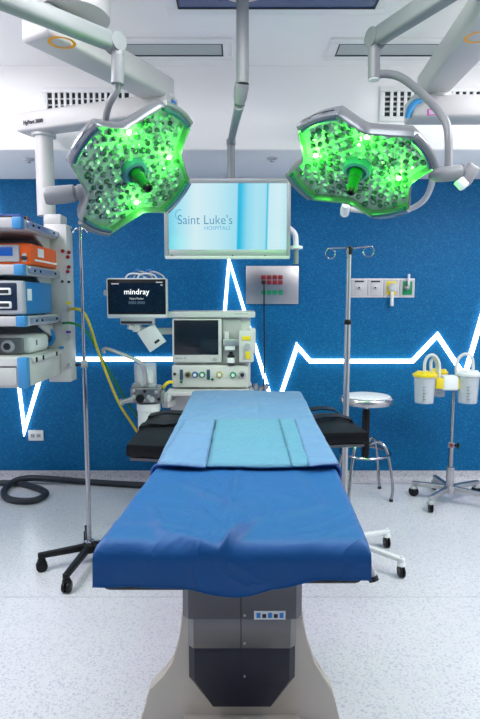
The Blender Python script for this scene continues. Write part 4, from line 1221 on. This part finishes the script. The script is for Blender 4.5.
for xa in (128.7, 137.4):
    p, s_ = at(xa, 304, YP), at(xa + 7.6, 301.3, YP)
    MB().box(p.x, s_.x, YP - .0066, YP - .005, p.z, s_.z, 0).build('screen_button', mat('button_slate', (.03, .05, .08), .4, emit=(.08, .12, .17), estr=.4), pm)
for xa, xb, y in ((111.5, 119, 283.8), (156, 162.5, 282.3), (160.5, 162.5, 285)):
    p, s_ = at(xa, y + .5, YP), at(xb, y - .5, YP)
    MB().box(p.x, s_.x, YP - .0066, YP - .005, p.z, s_.z, 0).build('status_mark', m_txt2, pm)
p, s_ = at(120, 324.5, YP), at(154, 318, YP)
MB().box(p.x, s_.x, YP + .0, YP + .06, p.z, s_.z, .006).build('docking_base', m_dgrey, pm)
p, s_ = at(121, 323.6, YP), at(152, 321.2, YP)
MB().box(p.x, s_.x, YP - .004, YP + .01, p.z, s_.z, .001).build('dock_slot', m_ink, pm)
MB().cyl(at(137, 323, YP + .04), at(137, 331, YP + .05), .03, n=18).beam(at(128, 326.5, YP + .03), at(150, 330, YP + .09), .05, .035, .006).build('swivel_mount', m_aw, pm)
qd = [at(x, y, YP + .02) for x, y in ((137, 333), (150, 352.5), (166, 341.5), (153.5, 323.5))]
pl_ = MB().prism(qd, (0, .022, 0), .004).build('tilted_plate', m_dwhite, pm)
qd = [at(x, y, YP + .0195) for x, y in ((154, 342), (155.5, 344), (160, 340.8), (158.6, 338.8))]
MB().prism(qd, (0, -.003, 0)).build('plate_slot', m_ink, pl_)
for i in range(6):
    z0 = b_.z
    x0 = at(124 + i * 4, 278, YP).x
    MB().tube([(x0, YP + .04, z0 - .004), (x0 + .02, YP + .03 + .01 * (i % 3), z0 + .022 + .006 * (i % 3)), (x0 + .06, YP + .03, z0 + .03 + .012 * ((i * 2) % 3)), (x0 + .11, YP + .04, z0 + .02), (x0 + .13, YP + .045, z0 - .004)], .006, 8, 5).build('cable', (m_label, m_dblue, m_dgrey, m_label, m_dblue, m_pgrey)[i], pm)
p = at(105.5, 293, YP + .03)
MB().lathe(p, (-1, 0, 0), [(.02, -.012), (.02, .004), (.014, .010)], 14).build('side_knob', m_dgrey, pm)

# ------------------------------------------------------------------ drip stands
def caster(g_wheel, g_fork, parent, x, y, dirv, r_=.032, w=.02, m_f=None, ztop=.085):
    d = Vector((dirv[0], dirv[1], 0)).normalized(); ax = Vector((-d.y, d.x, 0))
    c = Vector((x, y, r_))
    o = MB()
    o.lathe(c - ax * (w + .003), ax, [(r_ * .82, 0), (r_, .004), (r_, w - .002), (r_ * .82, w + .001)], 18)
    o.lathe(c + ax * .002, ax, [(r_ * .82, 0), (r_, .004), (r_, w - .002), (r_ * .82, w + .001)], 18)
    cs = o.build('caster', m_black, parent)
    f = MB(); f.cbox((x, y, (r_ + ztop) / 2 + .01), .012, .012, ztop - r_ + .02, .003)
    f.lathe((x, y, ztop - .03), (0, 0, 1), [(r_ * .75, 0), (r_ * .7, .012), (.012, .024), (.01, .036)], 14)
    f.build('caster_fork', m_f or m_black, cs)

# left stand
hx_, hy_ = onz(91.5, 556, .02).x, 2.98
pz_top = at(80.5, 236, hy_)
sl = thing('drip_stand', (hx_, hy_, 0), 'thin drip stand with black wheeled base left of the table', 'drip stand', 'drip stands')
zb = at(90, 548, hy_).z
zj = at(88, 363, hy_).z
MB().cyl((hx_, hy_, .09), (hx_, hy_, zj), .0125, n=16).build('lower_tube', m_chrome, sl)
MB().cyl((hx_, hy_, zj - .01), (hx_, hy_, 1.83), .008, n=14).build('upper_tube', m_chrome, sl)
MB().lathe((hx_, hy_, zj - .025), (0, 0, 1), [(.016, 0), (.018, .005), (.018, .03), (.012, .04)], 16).build('collar', m_joint, sl)
MB().cyl((hx_, hy_, zj - .008), (hx_ - .035, hy_ - .01, zj - .008), .006, n=8).sphere((hx_ - .035, hy_ - .01, zj - .008), .011).build('clamp_knob', m_black, sl)
for s_ in (-1, 1):
    MB().tube([(hx_, hy_, 1.81), (hx_ + s_ * .02, hy_, 1.822), (hx_ + s_ * .04, hy_, 1.80), (hx_ + s_ * .05, hy_, 1.825)], .0035, 8).build('hook', m_chrome, sl)
MB().lathe((hx_, hy_, .065), (0, 0, 1), [(.04, 0), (.042, .01), (.042, .04), (.03, .05), (.02, .055)], 20).build('base_hub', m_black, sl)
MB().lathe((hx_, hy_, .118), (0, 0, 1), [(.026, 0), (.026, .006), (.014, .01)], 18).build('base_cap', m_chrome, sl)
c1 = onz(42, 571, 0); c2 = onz(67, 592, 0)
ends = [(c1.x, c1.y), (c2.x, c2.y)]
a1 = math.atan2(c1.y - hy_, c1.x - hx_); rad_ = .27
for th in (R(108), R(330), R(30)):
    ends.append((hx_ + rad_ * math.cos(th), hy_ + rad_ * math.sin(th)))
for ex, ey in ends:
    d = Vector((ex - hx_, ey - hy_, 0)).normalized()
    MB().beam((hx_ + d.x * .02, hy_ + d.y * .02, .092), (ex + d.x * .018, ey + d.y * .018, .088), .034, .036, .006, .03, .028).build('base_leg', m_black, sl)
    caster(None, None, sl, ex, ey, d, .03, .018)

# right stand
hx_, hy_ = .588, 3.06
rs = thing('drip_stand', (hx_, hy_, 0), 'sturdy steel drip stand with four loop hooks right of the table', 'drip stand', 'drip stands')
ztop = at(349.5, 247, hy_).z; zj = at(348, 322, hy_).z
MB().cyl((hx_, hy_, .09), (hx_, hy_, zj), .0165, n=18).build('lower_tube', m_steel, rs)
MB().cyl((hx_, hy_, zj - .01), (hx_, hy_, ztop - .03), .0125, n=16).build('upper_tube', m_steel, rs)
MB().lathe((hx_, hy_, zj - .014), (0, 0, 1), [(.018, 0), (.02, .004), (.02, .02), (.014, .028)], 16).build('collar', m_black, rs)
MB().lathe((hx_, hy_, ztop - .045), (0, 0, 1), [(.010, 0), (.016, .01), (.020, .035), (.016, .046), (.008, .05)], 16).build('hook_hub', m_black, rs)
zk = ztop - .008
for s_, cp_ in ((-1, (330.5, 253.5)), (1, (368.7, 251.5))):
    c = at(*cp_, hy_)
    lp = [Vector((hx_, hy_, zk)), Vector((hx_ + s_ * .04, hy_, zk + .003))]
    r_ = .027
    for k in range(0, 13):
        th = R(75 - k * 27)
        lp.append(Vector((c.x - s_ * -math.cos(th) * r_ * (1), hy_ + .0025 * k - .012, c.z + math.sin(th) * r_)))
    MB().tube(lp, .0035, 8, 4).build('loop_hook', m_chrome, rs)
for s_ in (-1, 1):
    lp = [Vector((hx_, hy_, zk)), Vector((hx_ + s_ * .018, hy_ + s_ * .03, zk + .004))]
    for k in range(0, 12):
        th = R(75 - k * 28)
        lp.append(Vector((hx_ + s_ * (.02 + .008 * math.cos(th)), hy_ + s_ * (.06 + math.cos(th) * .027), zk - .025 + math.sin(th) * .027)))
    MB().tube(lp, .0035, 8, 4).build('loop_hook', m_chrome, rs)
MB().lathe((hx_, hy_, .075), (0, 0, 1), [(.045, 0), (.048, .01), (.048, .04), (.03, .055), (.022, .06)], 20).build('base_hub', m_label, rs)
cA = onz(386.5, 547, 0); cB = onz(401, 577, 0)
aA = math.atan2(cA.y - hy_, cA.x - hx_); aB = math.atan2(cB.y - hy_, cB.x - hx_)
ends = [(cA.x, cA.y), (cB.x, cB.y)]
for th in (aB - R(74), aB - R(146), aA + R(70)):
    ends.append((hx_ + .3 * math.cos(th), hy_ + .3 * math.sin(th)))
for ex, ey in ends:
    d = Vector((ex - hx_, ey - hy_, 0)).normalized()
    MB().beam((hx_ + d.x * .02, hy_ + d.y * .02, .10), (ex + d.x * .016, ey + d.y * .016, .095), .036, .03, .006, .028, .022).build('base_leg', m_label, rs)
    caster(None, None, rs, ex, ey, (.1, -1), .032, .012, m_label, .095)

# ------------------------------------------------------------------ steel stool
sx_, sy_ = at(366.5, 400, 4.03).x, 4.03
so = thing('round_stool', (sx_, sy_, 0), 'round polished steel stool with black column and ring footrest by the wall', 'stool')
zs_ = onz(366.5, 396, .73).z
zt_ = .76
st_ = MB().lathe((sx_, sy_, zt_ - .062), (0, 0, 1), [(.15, 0), (.185, .004), (.192, .018), (.192, .038), (.184, .052), (.172, .056), (.01, .056)], 40).build('seat', mat('polished_steel', (.50, .50, .52), .25, .9, scale=3, var=.02), so)
MB().lathe((sx_, sy_, zt_ - .008), (0, 0, 1), [(.172, 0), (.168, .006), (.14, .011), (.07, .014), (.01, .015)], 40).build('seat_top', mat('seat_overlit_white', (.86, .86, .87), .35, .1, scale=3, var=.02), st_)  # overexposed glare on the steel top put into a white colour
MB().cyl((sx_, sy_, zt_ - .10), (sx_, sy_, zt_ - .06), .016, n=16).build('spindle', m_chrome, so)
zc0 = onz(366, 452, 0).z
MB().lathe((sx_, sy_, .30), (0, 0, 1), [(.026, 0), (.028, .01), (.028, .34), (.022, .36)], 20).build('column', m_black, so)
legs = [onz(391, 501.5, 0), onz(379.5, 488.5, 0)]
cen = Vector((sx_, sy_, 0))
dirs = [(l - cen) for l in legs]
ends = [Vector((l.x, min(l.y, YW - .1), 0)) for l in legs] + [cen - (dirs[0] * .95), cen - (dirs[1] * .95)]
for e in ends:
    d = (e - cen).normalized()
    top = Vector((sx_, sy_, .40)) + d * .03
    k1 = Vector((sx_, sy_, .425)) + d * .10
    k2 = Vector((sx_, sy_, .36)) + d * .165
    MB().tube([top, k1, k2, cen + d * .21 + Vector((0, 0, .12)), e + Vector((0, 0, .006))], .011, 10).build('leg', m_chrome, so)
    MB().cyl(e, e + Vector((0, 0, .02)), .015, .013, 12).build('leg_tip', m_rubber, so)
MB().tube([(sx_ + .18 * math.cos(2 * math.pi * k / 32), sy_ + .18 * math.sin(2 * math.pi * k / 32), .335) for k in range(33)], .010, 10, 2).build('footrest_ring', m_chrome, so)

# ------------------------------------------------------------------ suction trolley
YT = 3.88
tx = at(450, 480, YT).x
st = thing('suction_trolley', (tx, YT, 0), 'chrome wheeled suction trolley holding clear canisters at the right edge', 'trolley')
def q(px, py, Y=YT): return at(px, py, Y)
zt_ = q(449, 391).z; zk = q(450, 445).z; zsl = q(450, 467).z
MB().cyl((tx, YT, .12), (tx, YT, zk), .0165, n=16).build('outer_tube', m_chrome, st)
MB().cyl((tx, YT, zk - .01), (tx, YT, zt_ + .03), .011, n=16).build('inner_tube', m_chrome, st)
MB().lathe((tx, YT, zk - .02), (0, 0, 1), [(.02, 0), (.022, .005), (.022, .035), (.014, .04)], 16).build('clamp_collar', m_joint, st)
MB().cyl((tx + .01, YT - .01, zk), (tx + .03, YT - .015, zk), .008, n=8).lathe((tx + .03, YT - .015, zk), (1, -.2, 0), [(.01, 0), (.022, .004), (.022, .014), (.012, .02)], 7).build('clamp_knob', m_black, st)
MB().cyl((tx - .012, YT - .02, zk + .004), (tx - .004, YT - .03, zk + .004), .01, n=10).build('red_button', m_red, st)
MB().lathe((tx, YT, .085), (0, 0, 1), [(.042, 0), (.042, .04), (.028, .05), (.027, zsl - .085)], 20).build('base_sleeve', m_steel, st)
e1_, e2_ = onz(413.5, 496, 0), onz(430.5, 512, 0)
ends = [Vector((e1_.x, e1_.y, 0)), Vector((e2_.x, e2_.y, 0))]
for ex, ey in ((tx + .28, YT - .16), (tx + .27, YT + .18), (tx - .0, YT + .3)):
    ends.append(Vector((ex, ey, 0)))
for e in ends:
    d = (e - Vector((tx, YT, 0))); L = d.length; d.normalize()
    MB().beam((tx + d.x * .02, YT + d.y * .02, .115), (e.x + d.x * .012, e.y + d.y * .012, .098), .038, .036, .005, .03, .028).build('base_leg', m_steel, st)
    caster(None, None, st, e.x, e.y, (d.x + .6, d.y - .4), .036, .012, m_dgrey, .09)
# holder block
a_, b_ = q(434, 390.5), q(464, 376)
hb = MB().box(a_.x + .05, b_.x - .05, YT - .045, YT + .05, a_.z + .006, b_.z + .004, .012, 3).build('holder_hub', m_label, st)
MB().box(a_.x, a_.x + .055, YT - .04, YT + .03, a_.z + .016, b_.z - .01, .008).build('holder_clip', m_yellow, st)
MB().box(b_.x - .055, b_.x, YT - .04, YT + .03, a_.z + .016, b_.z - .01, .008).build('holder_clip', m_yellow, st)
m_can = mat('canister_clear', (.80, .84, .90), .15, alpha=.4, scale=30, var=.08)
m_liner = mat('canister_liner', (.62, .68, .78), .4, alpha=.6, scale=25, var=.3)
def canister(px, Y, py0, py1, r_, lid, label, tubes):
    z0, z1 = at(px, py1, Y).z, at(px, py0, Y).z; x = at(px, 388, Y).x
    c = thing('suction_canister', (x, Y, z0), label, 'canister', 'suction canisters')
    MB().lathe((x, Y, z0), (0, 0, 1), [(r_ * .84, 0), (r_ * .86, .004), (r_ * .98, z1 - z0 - .012), (r_ * 1.05, z1 - z0 - .01), (r_ * 1.05, z1 - z0), (r_ * .95, z1 - z0), (r_ * .82, .008), (.01, .006)], 28).build('jar', m_can, c)
    MB().lathe((x, Y, z0 + .010), (0, 0, 1), [(r_ * .70, 0), (r_ * .80, (z1 - z0) * .3), (r_ * .70, (z1 - z0) * .6), (r_ * .84, (z1 - z0) * .92)], 14).build('liner', m_liner, c)
    for k in range(5):
        MB().box(x - r_ * .45, x - r_ * .45 + (.014 if k % 2 else .022), Y - r_ * .92 - .002, Y - r_ * .86, z0 + .03 + k * .022, z0 + .032 + k * .022).build('scale_mark', m_hose, c)
    l = MB().lathe((x, Y, z1 + .001), (0, 0, 1), [(r_ * 1.1, 0), (r_ * 1.14, .006), (r_ * 1.14, .016), (r_ * .8, .03), (r_ * .5, .034), (.01, .036)], 28).build('lid', lid, c)
    for k in range(6):
        th = k * 1.05
        MB().lathe((x + r_ * .72 * math.cos(th), Y + r_ * .72 * math.sin(th), z1 + .014), (0, 0, 1), [(.016, 0), (.014, .018), (.010, .022)], 10).build('lid_port', lid, l)
    for pp in tubes:
        MB().tube([at(a, b, Y + dy) for a, b, dy in pp], .011, 10).build('tube', mat('tube_clear', (.74, .76, .76), .25, alpha=.85, scale=20), c)
    return c
canister(424.5, YT - .02, 376.5, 402.5, .074, m_yellow, 'clear suction canister with yellow lid and arched tube on the trolley', [[(424.5, 372, 0), (424.8, 363, 0), (427.5, 357, 0), (433, 355, 0), (438, 360, .01), (439.5, 368, .02), (439, 378, .02)], [(431, 372, .03), (431, 362, .03), (433.5, 358.5, .03), (436.5, 363, .04), (437, 372, .04)]])
canister(468, YT - .02, 375.5, 402.5, .074, m_label, 'clear suction canister with white lid on the right of the trolley', [[(456.5, 378, .02), (456.5, 366, .02), (459, 358, .02), (465, 354, .01), (471, 356, 0), (473, 363, 0), (473, 373, 0)]])
canister(438, YT + .13, 374, 396, .058, m_yellow, 'small clear suction canister with yellow lid behind the trolley holder', [])
